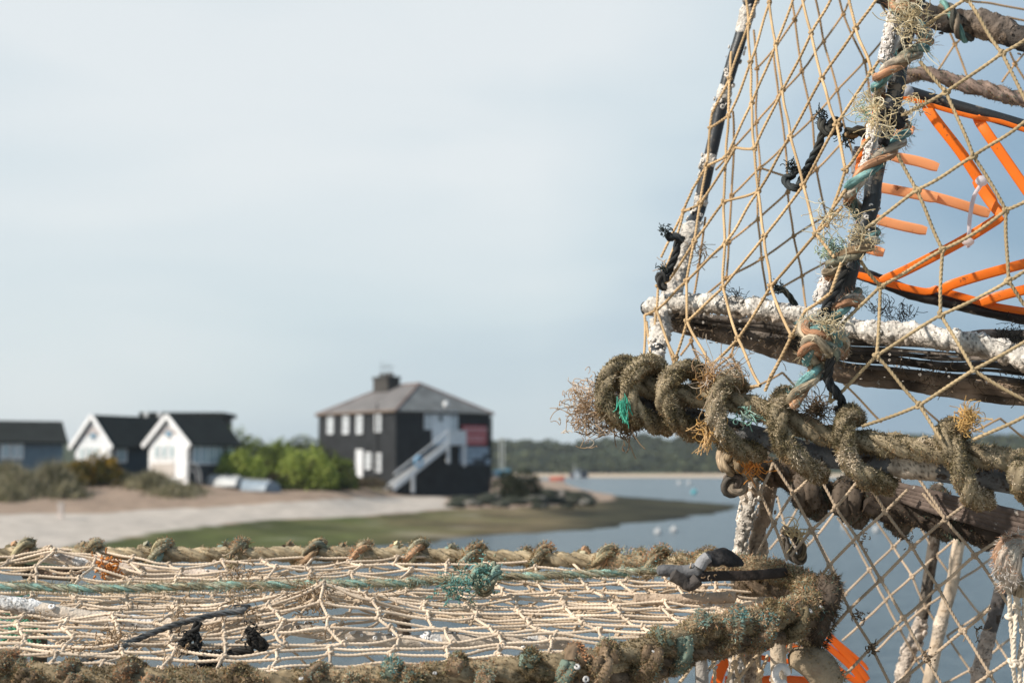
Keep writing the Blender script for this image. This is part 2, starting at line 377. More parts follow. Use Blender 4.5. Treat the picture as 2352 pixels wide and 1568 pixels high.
def land_h(X_, Y_, sd_):
    p3 = np.stack([X_, Y_, X_*0], -1)
    h = np.where(sd_ > 0, .32*(1-np.exp(-sd_/5))+.65*sm(5, 17, sd_)+.62*sm(15, 34, sd_), sd_*.08)
    du = sm(66, 80, Y_)*sm(-13.5, -19, X_)                       # dune bank in front of the huts
    h = h+du*(.95+.25*fbm(p3, .09))*np.where(sd_ > 0, 1, 0)
    h = h+.62*sm(69, 78, Y_)*sm(-7.2, -11, X_)*(1-sm(-13.5, -19, X_))*(sd_ > 0)
    h = h+sm(0, 6, sd_)*.10*fbm(p3, .25)+.03*fbm(p3, 1.1)*sm(0, 3, sd_)
    return h
Z_ = land_h(X_, Y_, sd_)
def ground_z(x, y):
    xx, yy = np.array([[float(x)]]), np.array([[float(y)]])
    s = pdist(xx, yy, shore)*np.where(inpoly(xx, yy, shore), 1, -1); return float(land_h(xx, yy, s)[0, 0])
def put(px, py, y=None):
    """ground point seen at a photo position: march along the ray until it dips under the land"""
    r = ray(px, py)
    for t in np.arange(35, 300, .25):
        p = CAM+r*t
        if p[2] < ground_z(p[0], p[1]): return np.array([p[0], p[1], ground_z(p[0], p[1])])
    return CAM+r*100
PT = np.stack([X_, Y_, Z_], -1)
ppx, ppy, _ = proj(PT)
path_p = [(-200, 1182), (200, 1178), (450, 1166), (700, 1148), (900, 1141), (1015, 1139), (1032, 1168), (850, 1182), (620, 1193), (420, 1213), (300, 1232), (120, 1258), (-200, 1275)]
flat_p = [(100, 1263), (300, 1234), (420, 1214), (620, 1194), (850, 1183), (1030, 1170), (1250, 1163), (1400, 1150), (1420, 1130), (1500, 1130), (1760, 1160), (1700, 1200), (1450, 1230), (1000, 1290), (600, 1390), (-300, 1390), (-300, 1300)]
jx = ppx+12*fbm(PT, .5); jy = ppy+3.5*fbm(PT, .35)
zone = np.zeros(X_.shape, int); zone[inpoly(jx, jy, path_p)] = 1; zone[inpoly(jx, jy, flat_p)] = 2
nzv = fbm(PT, .18)[..., None]; nz2 = fbm(PT, .9)[..., None]
colr = np.broadcast_to(np.array([.30, .22, .165]), PT.shape)*(1+.22*nzv+.15*nz2)
colr = np.where((zone == 1)[..., None], np.array([.45, .395, .345])*(1+.07*nzv+.04*nz2), colr)
gr = np.array([.060, .070, .022]); br = np.array([.135, .105, .058]); dk = np.array([.036, .034, .019])
tt = np.clip((ppx-780)/380+.55*nzv[..., 0], 0, 1)[..., None]; t2 = np.clip((ppx-1215)/170+.6*nzv[..., 0], 0, 1)[..., None]
tt = np.clip(tt+.45*np.clip(vn(PT+2, .55)-.1, 0, 1)[..., None], 0, 1); fl = gr*(1-tt)+br*tt; fl = fl*(1-t2)+dk*t2
wet = np.clip(1-sd_/2.5, 0, 1)[..., None]; fl = fl*(1-.45*wet)
fl = fl*(1+.45*nz2+.5*vn(PT+3, .3)[..., None])+np.clip(vn(PT+9, .45)-.55, 0, 1)[..., None]*.25*np.array([1, .92, .8])*(1-t2)
colr = np.where((zone == 2)[..., None], fl, colr)
nyy, nxx = X_.shape
fi = (np.arange(nyy-1)[:, None]*nxx+np.arange(nxx-1)[None]); quads = np.stack([fi, fi+1, fi+1+nxx, fi+nxx], -1)
fz = zone[:-1, :-1]; fs = (sd_[:-1, :-1] > -5)
gm = vmat('shingle', .95, 1.4, .18, .8, 9, .06, .15)
for zid, nm in ((0, 'beach'), (1, 'sand_path'), (2, 'mudflat')):
    sel = quads[(fz == zid) & fs]; used = np.unique(sel); remap = np.zeros(nyy*nxx, int); remap[used] = np.arange(len(used))
    mm = M(); mm.add(PT.reshape(-1, 3)[used], remap[sel], np.clip(colr.reshape(-1, 3)[used], .01, .9))
    build(nm, mm, gm, kind='structure')
# far shore: sand strip, wooded hill
fx = np.arange(-260, 420, 3.2); fy = np.concatenate([np.arange(455, 520, 3.0), np.arange(520, 900, 6.0)]); X2, Y2 = np.meshgrid(fx, fy)
p3 = np.stack([X2, Y2, X2*0], -1)
yy = Y2-470-10*fbm(p3, .012)
hz = np.where(yy > 0, 1.1*sm(0, 14, yy), yy*.06)+sm(18, 150, yy)*(11.5+2.2*fbm(p3, .008)+1.2*fbm(p3, .03))+.8*sm(20, 40, yy)*fbm(p3, .09)
hc = np.where((yy < 24)[..., None], np.array([.47, .37, .27])*(1+.2*fbm(p3, .03))[..., None], np.array([.030, .040, .018])*(1+.5*fbm(p3, .05))[..., None])
nyy, nxx = X2.shape; fi = (np.arange(nyy-1)[:, None]*nxx+np.arange(nxx-1)[None]); qd = np.stack([fi, fi+1, fi+1+nxx, fi+nxx], -1)
sand = (yy[:-1, :-1] < 22)
for nm, msk in (('far_beach', sand), ('hill', ~sand)):
    mm = M(); used = np.unique(qd[msk]); remap = np.zeros(nyy*nxx, int); remap[used] = np.arange(len(used))
    mm.add(np.stack([X2, Y2, hz], -1).reshape(-1, 3)[used], remap[qd[msk]], np.clip(hc, .005, 1).reshape(-1, 3)[used]); build(nm, mm, gm, kind='structure')
def leafball(m, c, r, n, pal, leaf=.12, squash=.8, inner=.55):
    """loose leaf-sized faces through a lumpy crown volume"""
    c = np.asarray(c, float); d = RNG.normal(size=(n, 3)); d /= np.linalg.norm(d, axis=1)[:, None]; d[:, 2] = np.abs(d[:, 2])*1.0-.15
    rad = (inner+(1-inner)*RNG.random(n)**.5)*(1+.28*fbm(d+c*.37, 2.2))
    p = c+d*rad[:, None]*np.asarray(r)*np.array([1, 1, 1]); s = leaf*(.6+.8*RNG.random(n))[:, None]
    u = RNG.normal(size=(n, 3))+d*.3; u /= np.linalg.norm(u, axis=1)[:, None]; v = np.cross(u, RNG.normal(size=(n, 3))); v /= np.linalg.norm(v, axis=1)[:, None]
    V_ = np.stack([p-u*s, p+v*s*.6, p+u*s, p-v*s*.6], 1)
    pal = np.asarray(pal); k = np.clip((fbm(p, .9/max(np.max(r), .5)*1.6)+1)*.5*len(pal)+RNG.normal(size=n)*.5, 0, len(pal)-1).astype(int)
    cc = np.repeat((pal[k]*(.8+.4*RNG.random((n, 1))))[:, None], 4, 1); i = np.arange(n)*4
    m.add(V_.reshape(-1, 3), np.stack([i, i+1, i+2, i+3], 1), cc.reshape(-1, 3))
WD = [(.040, .054, .030), (.060, .074, .034), (.090, .100, .045), (.034, .046, .032)]
wd = M()
for k in range(620):
    x, y = random.uniform(-60, 400), random.uniform(500, 690)
    s = random.uniform(2.0, 5.0); j = np.argmin(abs(fy-y)); i = np.argmin(abs(fx-x))
    leafball(wd, (x, y, hz[j, i]+s*.15), (s*1.5, s*1.3, s*.85), 70, WD, 1.3)
build('far_woods', wd, MT['leaf'], kind='stuff', smooth=False)
# ------------------------------------------------------------------ bushes
GRN = [(.06, .085, .022), (.18, .23, .05), (.30, .36, .075), (.40, .45, .11)]
DRK = [(.018, .022, .012), (.03, .038, .018), (.045, .05, .022)]
def bush(name, label, cat, px, py, d, w_px, h_px, pal, grp=None, n=2600, leaf=.11, lobes=4):
    s = d/F; bx = P(px, py, d); g = ground_z(bx[0], bx[1]); top = P(px, py-h_px, d)[2]; base = min(P(px, py, d)[2], g)
    h = max(top-g, .4); wd_ = w_px*s/2
    r = thing(name, label, cat, (bx[0], bx[1], g-.05), grp)
    m = M()
    for k in range(lobes):
        ox = (k-(lobes-1)/2)/max(lobes-1, 1)*wd_*1.1+random.uniform(-.1, .1)*wd_; f = random.uniform(.72, 1.0) if k != lobes//2 else 1.0
        leafball(m, (bx[0]+ox, bx[1]+random.uniform(-.3, .3)*wd_, g+h*.12), (wd_*.62, wd_*.7, h*.88*f), n//lobes, pal, leaf)
    build('crown', m, MT['leaf'], r, smooth=False)
    st = M()
    for k in range(7):
        a = random.uniform(0, 6.28); e = np.array([bx[0]+math.cos(a)*wd_*.5, bx[1]+math.sin(a)*wd_*.5, g+h*.6])
        tube(st, spline([(bx[0]+.1*math.cos(a), bx[1]+.1*math.sin(a), g-.1), (bx[0]+math.cos(a)*wd_*.25, bx[1]+math.sin(a)*wd_*.2, g+h*.35), e], n=8), np.linspace(.06, .015, 8), 6, (.10, .075, .05))
    build('stems', st, MT['board'], r)
    return r
GB = 'green bushes between the huts and the black house'
bush('bush', 'bright green rounded bush nearest the white gabled hut', 'bush', 549, 1082, 82, 104, 70, [GRN[1], GRN[2], GRN[3]], GB)
bush('bush', 'light green rounded bush just left of the black house', 'bush', 705, 1086, 84, 135, 80, [GRN[1], GRN[2], GRN[3]], GB)
bush('bush', 'mid green bush between the two brighter rounded bushes', 'bush', 634, 1088, 88, 130, 96, GRN[:3], GB)
bush('bush', 'dark green bush touching the long wall of the black house', 'bush', 768, 1090, 86, 90, 66, GRN[:2]+[DRK[2]], GB)
bush('bush', 'yellow green bush climbing behind the roof of the middle hut', 'bush', 400, 1090, 92, 190, 140, GRN[1:], GB, n=3600)
bush('bush', 'deep green bush behind the right end of the gabled hut', 'bush', 522, 1090, 95, 150, 128, GRN[:3], GB, n=3400)
bush('bush', 'tall olive bush far back left of the house corner', 'bush', 650, 1090, 104, 210, 112, [GRN[0], DRK[2], GRN[1]], GB, n=3400)
bush('gorse_bush', 'yellow flowering gorse bush in front of the left gabled hut', 'gorse bush', 203, 1086, 77, 122, 58, [(.05, .055, .015), (.10, .085, .015), (.28, .17, .02), (.07, .06, .02)])
bush('bush', 'dark brown shrub right of the black house', 'bush', 1190, 1122, 97, 108, 58, DRK, n=2600)
bush('bush', 'low brown scrub at the foot of the long house wall', 'scrub', 790, 1116, 92, 170, 28, [(.07, .06, .035), (.12, .09, .055), (.04, .04, .02)], n=2600)
bush('bush', 'low olive scrub behind the upturned dinghies', 'scrub', 655, 1104, 84, 120, 30, [(.10, .085, .045), (.15, .12, .07), (.05, .05, .025)])
# marram grass clumps on the dune
gs = M()
for cx, cy, wp, hp, n in [(40, 1135, 120, 62, 1500), (120, 1130, 90, 80, 1500), (150, 1140, 75, 40, 900), (60, 1090, 170, 46, 1700), (20, 1110, 80, 60, 900), (235, 1100, 110, 30, 1200), (275, 1108, 80, 32, 900),
                          (350, 1120, 90, 48, 1500), (400, 1135, 90, 30, 1100), (440, 1128, 60, 22, 600), (170, 1072, 130, 22, 900), (310, 1090, 90, 24, 700), (690, 1110, 60, 26, 500), (840, 1120, 70, 22, 500), (20, 1150, 60, 40, 700)]:
    c = put(cx, cy); s = c[1]/F; n2_ = n
    xy = np.stack([c[0]+RNG.normal(size=n2_)*wp*s*.30, c[1]+RNG.normal(size=n2_)*wp*s*.30], 1)
    xx, yy2 = xy[:, :1], xy[:, 1:]; sdd = pdist(xx, yy2, shore)*np.where(inpoly(xx, yy2, shore), 1, -1)
    zz = land_h(xx, yy2, sdd)[:, 0]; mound = hp*s*.45*np.exp(-(((xy[:, 0]-c[0])/(wp*s*.35))**2)-(((xy[:, 1]-c[1])/(wp*s*.35))**2))
    pts = np.stack([xy[:, 0], xy[:, 1], zz+mound-.03], 1)
    fibres(gs, pts, np.broadcast_to(np.array([0, 0, 1.0]), pts.shape), hp*s*.5, .05, [(.26, .23, .13), (.38, .33, .21), (.15, .145, .075), (.09, .09, .045), (.46, .41, .29)], lean=.8, curl=.5)
build('marram_grass', gs, MT['leaf'], kind='stuff', smooth=False, label='tan and olive marram grass on the dune bank', category='dune grass')
# ------------------------------------------------------------------ the black house
AL = math.radians(40); g_ = np.array([math.cos(AL), math.sin(AL), 0]); l_ = np.array([-math.sin(AL), math.cos(AL), 0]); zz_ = np.array([0, 0, 1.0])
N0 = P(909, 1000, 99.0); N0[2] = 0; hb = 1.50; he = EYE+132/F*99; hr = EYE+6.2; WG, LG = 8.5, 10.0
HP = lambda a, b, z: N0+g_*a+l_*b+zz_*z
def wallc(px, py, kind):
    """photo position -> position on a house wall: gable side (a) or long side (b)"""
    r = ray(px, py); nrm = l_ if kind == 'g' else g_
    t = ((N0-CAM)@nrm)/(r@nrm); p = CAM+r*t; return ((p-N0)@(g_ if kind == 'g' else l_), p[2])
house = thing('black_house', 'black two storey house with slate hipped roof and white outside stair', 'house', HP(WG/2, LG/2, hb))
def quadbox(m, kind, a0, a1, z0, z1, o0, o1, col):
    """box on a wall: a along the wall, o outward"""
    out = -l_ if kind == 'g' else -g_; al = g_ if kind == 'g' else l_
    v = [N0+al*a+out*o+zz_*z for a in (a0, a1) for o in (o0, o1) for z in (z0, z1)]
    m.add(v, [[0, 1, 3, 2], [4, 6, 7, 5], [0, 4, 5, 1], [2, 3, 7, 6], [0, 2, 6, 4], [1, 5, 7, 3]], col)
m = M(); rot = np.array([g_, l_, zz_]).T
m.box((0, 0, -.5), (WG, LG, he), (.022, .024, .027), rot, N0+zz_*0)
for k in range(27):                                             # weatherboards; sunlit grey of the long wall put into its board colour
    z = hb+.05+k*.205
    if z < he-.1:
        quadbox(m, 'g', 0, WG, z, z+.03, 0, .022, (.028, .030, .033)); quadbox(m, 'l', 0, LG, z, z+.03, 0, .022, (.05, .053, .057))
build('wall', m, MT['board'], house, smooth=False)
m = M(); o = .18; A = [HP(-o, -o, he), HP(WG+o, -o, he), HP(WG+o, LG+o, he), HP(-o, LG+o, he)]; r1, r2 = HP(WG/2, 3.0, hr), HP(WG/2, LG-3.0, hr)
dz = zz_*.14
m.poly(A+[r1, r2], [[0, 1, 4], [2, 3, 5]], (.15, .155, .155)); m.poly(A+[r1, r2], [[3, 0, 4, 5], [1, 2, 5, 4]], (.155, .145, .142))
m.poly([a-dz for a in A]+A, [[0, 3, 2, 1], [0, 1, 5, 4], [1, 2, 6, 5], [2, 3, 7, 6], [3, 0, 4, 7]], (.05, .045, .04))
for a, b_ in ((A[0], r1), (A[1], r1), (A[3], r2), (r1, r2), (A[2], r2)): tube(m, spline([a, b_], n=4), .08, 6, (.19, .12, .10))
tube(m, spline([A[0], A[3]], n=3), .07, 6, (.22, .16, .12))
rf = build('roof', m, MT['roof'], house, smooth=False)
m = M(); chc = HP(WG/2-.6, LG-3.6, 0); ch = Matrix.Rotation(AL, 3, 'Z')
m.box((-.55, -.95, hr-1.6), (.55, .95, hr+.45), (.06, .055, .05), ch, chc*[1, 1, 0]); m.box((-.62, -1.02, hr+.45), (.62, 1.02, hr+.62), (.05, .048, .045), ch, chc*[1, 1, 0])
build('chimney', m, MT['board'], rf, smooth=False)
for k in range(4):
    m = M(); c = chc*[1, 1, 0]+l_*(-.72+.48*k)+zz_*(hr+.62); tube(m, spline([c, c+zz_*(.22+.06*(k % 2))], n=4), [.15, .12, .12, .14], 8, (.09, .075, .065)); build('chimney_pot', m, MT['roof'], rf)
for k in range(3):
    m = M(); c = chc*[1, 1, 0]+l_*(-.6+.6*k)+zz_*(hr+.62); tube(m, spline([c, c+zz_*(.9+.15*k)], n=3), .02, 6, (.1, .1, .1)); tube(m, spline([c+zz_*.75-g_*.3, c+zz_*.75+g_*.3], n=3), .015, 6, (.1, .1, .1)); build('aerial', m, MT['board'], rf)
WH = (.68, .70, .72)
def window(kind, x0, x1, y0, y1, name='window', col=WH, panes=True):
    a0, zt = wallc(*q(f'Z {x0},{y0}')[0], kind); a1, _ = wallc(*q(f'Z {x1},{y0}')[0], kind)
    _, z0 = wallc(*q(f'Z {(x0+x1)/2},{y1}')[0], kind); _, z1 = wallc(*q(f'Z {(x0+x1)/2},{y0}')[0], kind)
    a0, a1 = min(a0, a1), max(a0, a1); m = M(); t = .11
    quadbox(m, kind, a0, a1, z0, z0+t, .0, .09, col); quadbox(m, kind, a0, a1, z1-t, z1, .0, .09, col)
    quadbox(m, kind, a0, a0+t, z0+t, z1-t, .0, .088, col); quadbox(m, kind, a1-t, a1, z0+t, z1-t, .0, .088, col)
    if panes:
        quadbox(m, kind, (a0+a1)/2-.04, (a0+a1)/2+.04, z0+t, z1-t, .0, .07, col); zc_ = (z0+z1)/2; quadbox(m, kind, a0+t, a1-t, zc_-.05, zc_+.05, .0, .072, col)
    fo = build(name, m, MT['paint'], house, smooth=False); m = M(); quadbox(m, kind, a0+t*.9, a1-t*.9, z0+t*.9, z1-t*.9, .0, .035, (.42, .46, .48) if panes else col)
    build('pane' if panes else 'door_panel', m, MT['glass'] if panes else MT['paint'], fo, smooth=False)
for x in (340, 458, 562, 703): window('l', x-23, x+23, 502 if x > 600 else 512, 640 if x > 600 else 655)
window('l', 535, 588, 772, 1000, 'door', panes=False)
window('l', 608, 650, 795, 925); window('l', 685, 728, 800, 948)
window('g', 1052, 1112, 478, 620); window('g', 1112, 1245, 478, 740, 'door', panes=False); window('g', 1245, 1305, 478, 640)
m = M(); a, z = wallc(*q('Z 1175,535')[0], 'g'); quadbox(m, 'g', a-.13, a+.13, z-.2, z+.2, .06, .10, (.06, .08, .09)); build('door_window', m, MT['glass'], house, smooth=False)
# stair on the gable wall
st = M(); (a0, z0), (a1, z1) = wallc(*q('Z 745,1050')[0], 'g'), wallc(*q('Z 1165,740')[0], 'g'); a2, _ = wallc(*q('Z 1300,740')[0], 'g'); Lw = 1.15
z0 = min(z0, hb+.1)
def bar(m, p, q_, w_, h_, col):
    p, q_ = np.asarray(p), np.asarray(q_); d = q_-p; L = np.linalg.norm(d); d = d/L; s = np.cross(d, zz_); s /= np.linalg.norm(s)+1e-9; u = np.cross(s, d)
    v = [p+d*x*L+s*y*w_/2+u*k*h_/2 for x in (0, 1) for y in (-1, 1) for k in (-1, 1)]
    m.add(v, [[0, 1, 3, 2], [4, 6, 7, 5], [0, 4, 5, 1], [2, 3, 7, 6], [0, 2, 6, 4], [1, 5, 7, 3]], col)
SP = lambda a, o, z: N0+g_*a-l_*o+zz_*z
for o_ in (.15, Lw): bar(st, SP(a0, o_, z0), SP(a1, o_, z1), .08, .28, WH)
nst = 17
for k in range(nst):
    a = a0+(a1-a0)*(k+.5)/nst; z = z0+(z1-z0)*(k+.6)/nst; quadbox(st, 'g', a-.15, a+.15, z, z+.05, .15, Lw, (.5, .5, .5))
quadbox(st, 'g', a1, a2, z1, z1+.15, .0, Lw+.05, WH)
sto = build('stair', st, MT['paint'], house, smooth=False)
m = M(); hh = 1.0
for o_ in (Lw,):
    bar(m, SP(a0, o_, z0+hh), SP(a1, o_, z1+hh), .07, .09, WH); bar(m, SP(a0, o_, z0+.25), SP(a1, o_, z1+.25), .05, .06, WH)
    for k in range(50):
        t = k/49; a = a0+(a1-a0)*t; z = z0+(z1-z0)*t; bar(m, SP(a, o_, z), SP(a, o_, z+hh), .06, .06, WH)
bar(m, SP(a1, Lw, z1+hh), SP(a2, Lw, z1+hh), .07, .09, WH); quadbox(m, 'g', a1, a2, z1+.1, z1+hh-.05, Lw-.03, Lw, WH)
bar(m, SP(a0, Lw, z0+.3), SP(a0, Lw, z0+hh+.15), .12, .12, WH)
build('handrail', m, MT['paint'], sto, smooth=False)
for a, bt in ((a1+.05, z1-1.3), (a2-.1, z1-1.5), (a0+(a1-a0)*.36, hb-.2)):
    m = M(); tz = z1 if a > a0+(a1-a0)*.5 else z0+(z1-z0)*.36; quadbox(m, 'g', a-.1, a+.1, bt, tz, Lw-.2, Lw-.02, WH); build('post', m, MT['paint'], sto, smooth=False)
# life ring on the stair: blue round
m = M(); c = SP(a0+(a1-a0)*.43, Lw+.08, z0+(z1-z0)*.43+.55); u = np.linspace(0, 2*np.pi, 25)
tube(m, np.array([c+g_*.28*math.cos(k)+zz_*.34*math.sin(k) for k in u]), .1, 8, (.20, .42, .62), capr=False)
build('life_ring', m, MT['boat'], label='pale blue ring hung on the white outside stair', category='life ring')
# signs
def sign(x0, x1, y0, y1, col, rows, tcol, lab, name='wall_sign'):
    a0, zt = wallc(*q(f'Z {x0},{y0}')[0], 'g'); a1, zb = wallc(*q(f'Z {x1},{y1}')[0], 'g'); m = M(); quadbox(m, 'g', a0, a1, zb, zt, .02, .07, col)
    r = thing(name, lab, 'sign', SP((a0+a1)/2, .05, zb)); build('board', m, MT['boat'], r, smooth=False); m = M()
    for (ya, yb, xa, xb, gap) in rows:
        x = a0+(a1-a0)*xa; za, zb2 = zt+(zb-zt)*ya, zt+(zb-zt)*yb
        while x < a0+(a1-a0)*xb:
            wl = random.uniform(.10, .17)*gap; quadbox(m, 'g', x, x+wl, zb2, za, .07, .085, tcol)
            quadbox(m, 'g', x+wl*.3, x+wl*.7, zb2+(za-zb2)*.2, za-(za-zb2)*.35, .085, .09, col); x += wl+.05
    build('lettering', m, MT['boat'], r, smooth=False)
sign(1342, 1527, 588, 742, (.42, .035, .045), [(.08, .38, .08, .94, 1.2), (.52, .80, .08, .94, 1.2), (.86, .93, .08, .94, 1.6)], (.62, .34, .34), 'red board with two lines of pale lettering on the black house')
sign(1318, 1548, 752, 895, (.030, .034, .045), [(.03, .40, .02, .92, 1.0), (.40, .66, .0, .75, 1.0), (.68, .9, .0, .45, 1.0), (.66, .95, .88, .99, 1.0)], (.45, .56, .68), 'dark board with pale blue lettering below the red board')
# downpipe, lamp
m = M(); p = HP(WG, -.12, 0)*[1, 1, 0]; tube(m, spline([p+zz_*hb, p+zz_*(he-.3)], n=4), .06, 8, (.05, .05, .05)); build('downpipe', m, MT['board'], house)
m = M(); a, z = wallc(*q('Z 700,470')[0], 'l'); p = N0+l_*a-g_*.1; tube(m, spline([p+zz_*(hb), p+zz_*(he+.6)], n=4), .055, 8, (.04, .04, .04)); build('downpipe', m, MT['board'], house)
m = M(); c = SP(wallc(*q('Z 1190,425')[0], 'g')[0], .45, wallc(*q('Z 1190,425')[0], 'g')[1]-.05); tube(m, spline([c-zz_*.2, c+zz_*.2], n=5), [.12, .2, .22, .2, .12], 10, (.7, .7, .7)); build('satellite_dish', m, MT['paint'], house)
# ------------------------------------------------------------------ beach huts
def hut(name, label, px, ye, d, Wd, Ln, ea, ap, be, zb, front, side, roofc, grp, wins=(), fwins=True):
    """corner seen at photo column px; gable end runs left-back, long side right-back"""
    be = math.radians(be); L_ = np.array([math.cos(be), math.sin(be), 0]); Wv = np.array([-math.sin(be), math.cos(be), 0])
    n0 = P(px, ye, d); ez = n0[2]; n0 = n0*[1, 1, 0]; az = ez+ap
    Hh = lambda w, l, z: n0+Wv*w+L_*l+zz_*z
    r = thing(name, label, 'beach hut', Hh(Wd/2, Ln/2, zb), grp)
    m = M(); v = [Hh(0, 0, zb-.4), Hh(Wd, 0, zb-.4), Hh(Wd, Ln, zb-.4), Hh(0, Ln, zb-.4), Hh(0, 0, ez), Hh(Wd, 0, ez), Hh(Wd, Ln, ez), Hh(0, Ln, ez), Hh(Wd/2, 0, az), Hh(Wd/2, Ln, az)]
    m.poly(v, [[0, 4, 8, 5, 1], [3, 2, 6, 9, 7]], front); m.poly(v, [[0, 3, 7, 4], [1, 5, 6, 2]], side)
    build('wall', m, MT['paint'], r, smooth=False)
    m = M(); ov = .3; sl_ = (az-ez)/(Wd/2); t = .1
    sg = 1 if Ln > 0 else -1
    for s0, s1 in ((Hh(-ov, -ov*.7*sg, ez-ov*sl_), Hh(-ov, Ln+ov*sg, ez-ov*sl_)), (Hh(Wd+ov, -ov*.7*sg, ez-ov*sl_), Hh(Wd+ov, Ln+ov*sg, ez-ov*sl_))):
        k0, k1 = Hh(Wd/2, -ov*.7*sg, az), Hh(Wd/2, Ln+ov*sg, az); up = zz_*t
        vv = [s0, s1, k1, k0, s0+up, s1+up, k1+up, k0+up]; m.poly(vv, [[3, 2, 1, 0], [4, 5, 6, 7], [0, 1, 5, 4], [1, 2, 6, 5], [3, 0, 4, 7]], roofc)
    build('roof', m, MT['roof'], r, smooth=False)
    if fwins:
        m = M(); e0, e1, k = Hh(-ov, -ov*.75, ez-ov*sl_), Hh(Wd+ov, -ov*.75, ez-ov*sl_), Hh(Wd/2, -ov*.75, az+.05)
        bar(m, e0, k, .05, .26, (.78, .78, .78)); bar(m, e1, k, .05, .26, (.78, .78, .78)); build('bargeboard', m, MT['paint'], r, smooth=False)
        FB = lambda m, w0, w1, z0, z1, o, c: m.poly([Hh(w, -x, z) for w in (w0, w1) for x in (0, o) for z in (z0, z1)], [[0, 1, 3, 2], [4, 6, 7, 5], [0, 4, 5, 1], [2, 3, 7, 6], [0, 2, 6, 4], [1, 5, 7, 3]], c)
        for w0, w1 in ((.42, .9), (1.0, 1.5), (1.6, 2.1), (2.2, 2.7)):
            if w1 < Wd-.1:
                m = M(); FB(m, w0, w1, ez-1.0, ez-.15, .05, (.8, .8, .8)); f = build('window', m, MT['paint'], r, smooth=False)
                m = M(); FB(m, w0+.09, w1-.09, ez-.9, ez-.25, .07, (.42, .5, .52)); build('pane', m, MT['glass'], f, smooth=False)
        m = M(); FB(m, Wd*.34, Wd-.2, zb+.2, ez-1.2, .05, (.52, .47, .43)); build('front_panel', m, MT['paint'], r, smooth=False)
        m = M(); FB(m, .1, Wd*.3, zb+.05, ez-.3, .08, (.82, .82, .82)); build('door', m, MT['paint'], r, smooth=False)
        m = M(); vv = [Hh(Wd*.2, -.03, ez+sl_*Wd*.2-.15), Hh(Wd*.8, -.03, ez+sl_*Wd*.2-.15), Hh(Wd*.5, -.03, az-.55)]; m.poly(vv, [[0, 2, 1]], (.42, .38, .37)); m.box((-.16, -.16, -.12), (.16, .16, .12), (.25, .45, .6), org=Hh(Wd/2, 0, ez+.45)); build('gable_panel', m, MT['paint'], r, smooth=False)
    for (l0, l1, z0, z1) in wins:
        SB = lambda m, a, b_, z0, z1, o, c: m.poly([Hh(-x, l, z) for l in (a, b_) for x in (0, o) for z in (z0, z1)], [[0, 2, 3, 1], [4, 5, 7, 6], [0, 1, 5, 4], [2, 6, 7, 3], [0, 4, 6, 2], [1, 3, 7, 5]], c)
        m = M(); SB(m, l0, l1, ez+z0, ez+z1, .05, (.72, .74, .76)); f = build('window', m, MT['paint'], r, smooth=False)
        nn = max(1, int((l1-l0)/.5)); ww = (l1-l0-.1)/nn
        for k in range(nn):
            m = M(); SB(m, l0+.1+k*ww, l0+k*ww+ww, ez+z0+.1, ez+z1-.1, .07, (.33, .42, .46)); build('pane', m, MT['glass'], f, smooth=False)
    return r
HG = 'beach huts on the dune'
RC = (.020, .023, .022)
hut('beach_hut', 'white gabled hut with beige front panel standing nearest the green bushes', 434, 1013, 80, 3.15, 3.8, 0, 1.42, 58, 2.35, (.74, .74, .74), (.045, .05, .055), RC, HG, wins=((.25, 2.7, -1.3, -.12), (3.0, 3.6, -.95, -.25)))
hut('beach_hut', 'white gabled hut with navy side wall behind the gorse bush', 256, 1017, 84, 3.1, 5.6, 0, 1.6, 58, 2.3, (.66, .68, .70), (.035, .055, .075), RC, HG, wins=((.3, 1.2, -1.15, -.15),))
hut('beach_hut', 'blue grey hut with long dark roof and white windows at the photo\'s left edge', 146, 1012, 80, 3.6, -7.5, 0, 1.05, 27, 2.3, (.14, .2, .25), (.13, .19, .24), RC, HG, fwins=False)
# long hut far behind
hD = P(324, 1000, 97); hz0 = EYE+118/F*97; r = thing('beach_hut', 'long low dark hut behind and above the gabled huts', 'beach hut', (hD[0]+2.7, hD[1], 1.6), HG)
m = M(); m.box((hD[0]+.1, hD[1], 1.4), (hD[0]+5.4, hD[1]+4, hz0), (.04, .045, .045)); build('wall', m, MT['paint'], r, smooth=False)
m = M(); m.box((hD[0]-.1, hD[1]-.3, hz0), (hD[0]+5.65, hD[1]+4.3, hz0+.3), RC); build('roof', m, MT['roof'], r, smooth=False)
for x in (335, 366):
    m = M(); p = P(x, 975, 96.4); m.box((-.12, -.1, -1.2), (.12, .1, .85), (.7, .7, .7), org=p); build('white_post', m, MT['paint'], r, smooth=False)
# front windows of the left hut
rr = [o_ for o_ in bpy.data.objects if o_.name.startswith('beach_hut') and 'blue grey' in o_['label']][0]
A17 = math.radians(27); La = np.array([math.cos(A17), math.sin(A17), 0]); nA = np.array([math.sin(A17), -math.cos(A17), 0]); cA = P(146, 1012, 80)
def onA(px, py): r = ray(px, py); return CAM+r*(((cA-CAM)@nA)/(r@nA))
RA = np.array([La, -nA, zz_]).T
for x0, x1 in ((2, 22), (25, 38), (40, 53)):
    p0, p1 = onA(x0, 1014), onA(x1, 1054); wl = np.linalg.norm((p1-p0)*[1, 1, 0]); m = M(); m.box((0, -.12, p1[2]-p0[2]), (wl, .1, 0), (.72, .75, .77), RA, p0); f = build('window', m, MT['paint'], rr, smooth=False)
    m = M(); m.box((.08, -.15, p1[2]-p0[2]+.1), (wl-.08, 0, -.1), (.42, .52, .56), RA, p0); build('pane', m, MT['glass'], f, smooth=False)
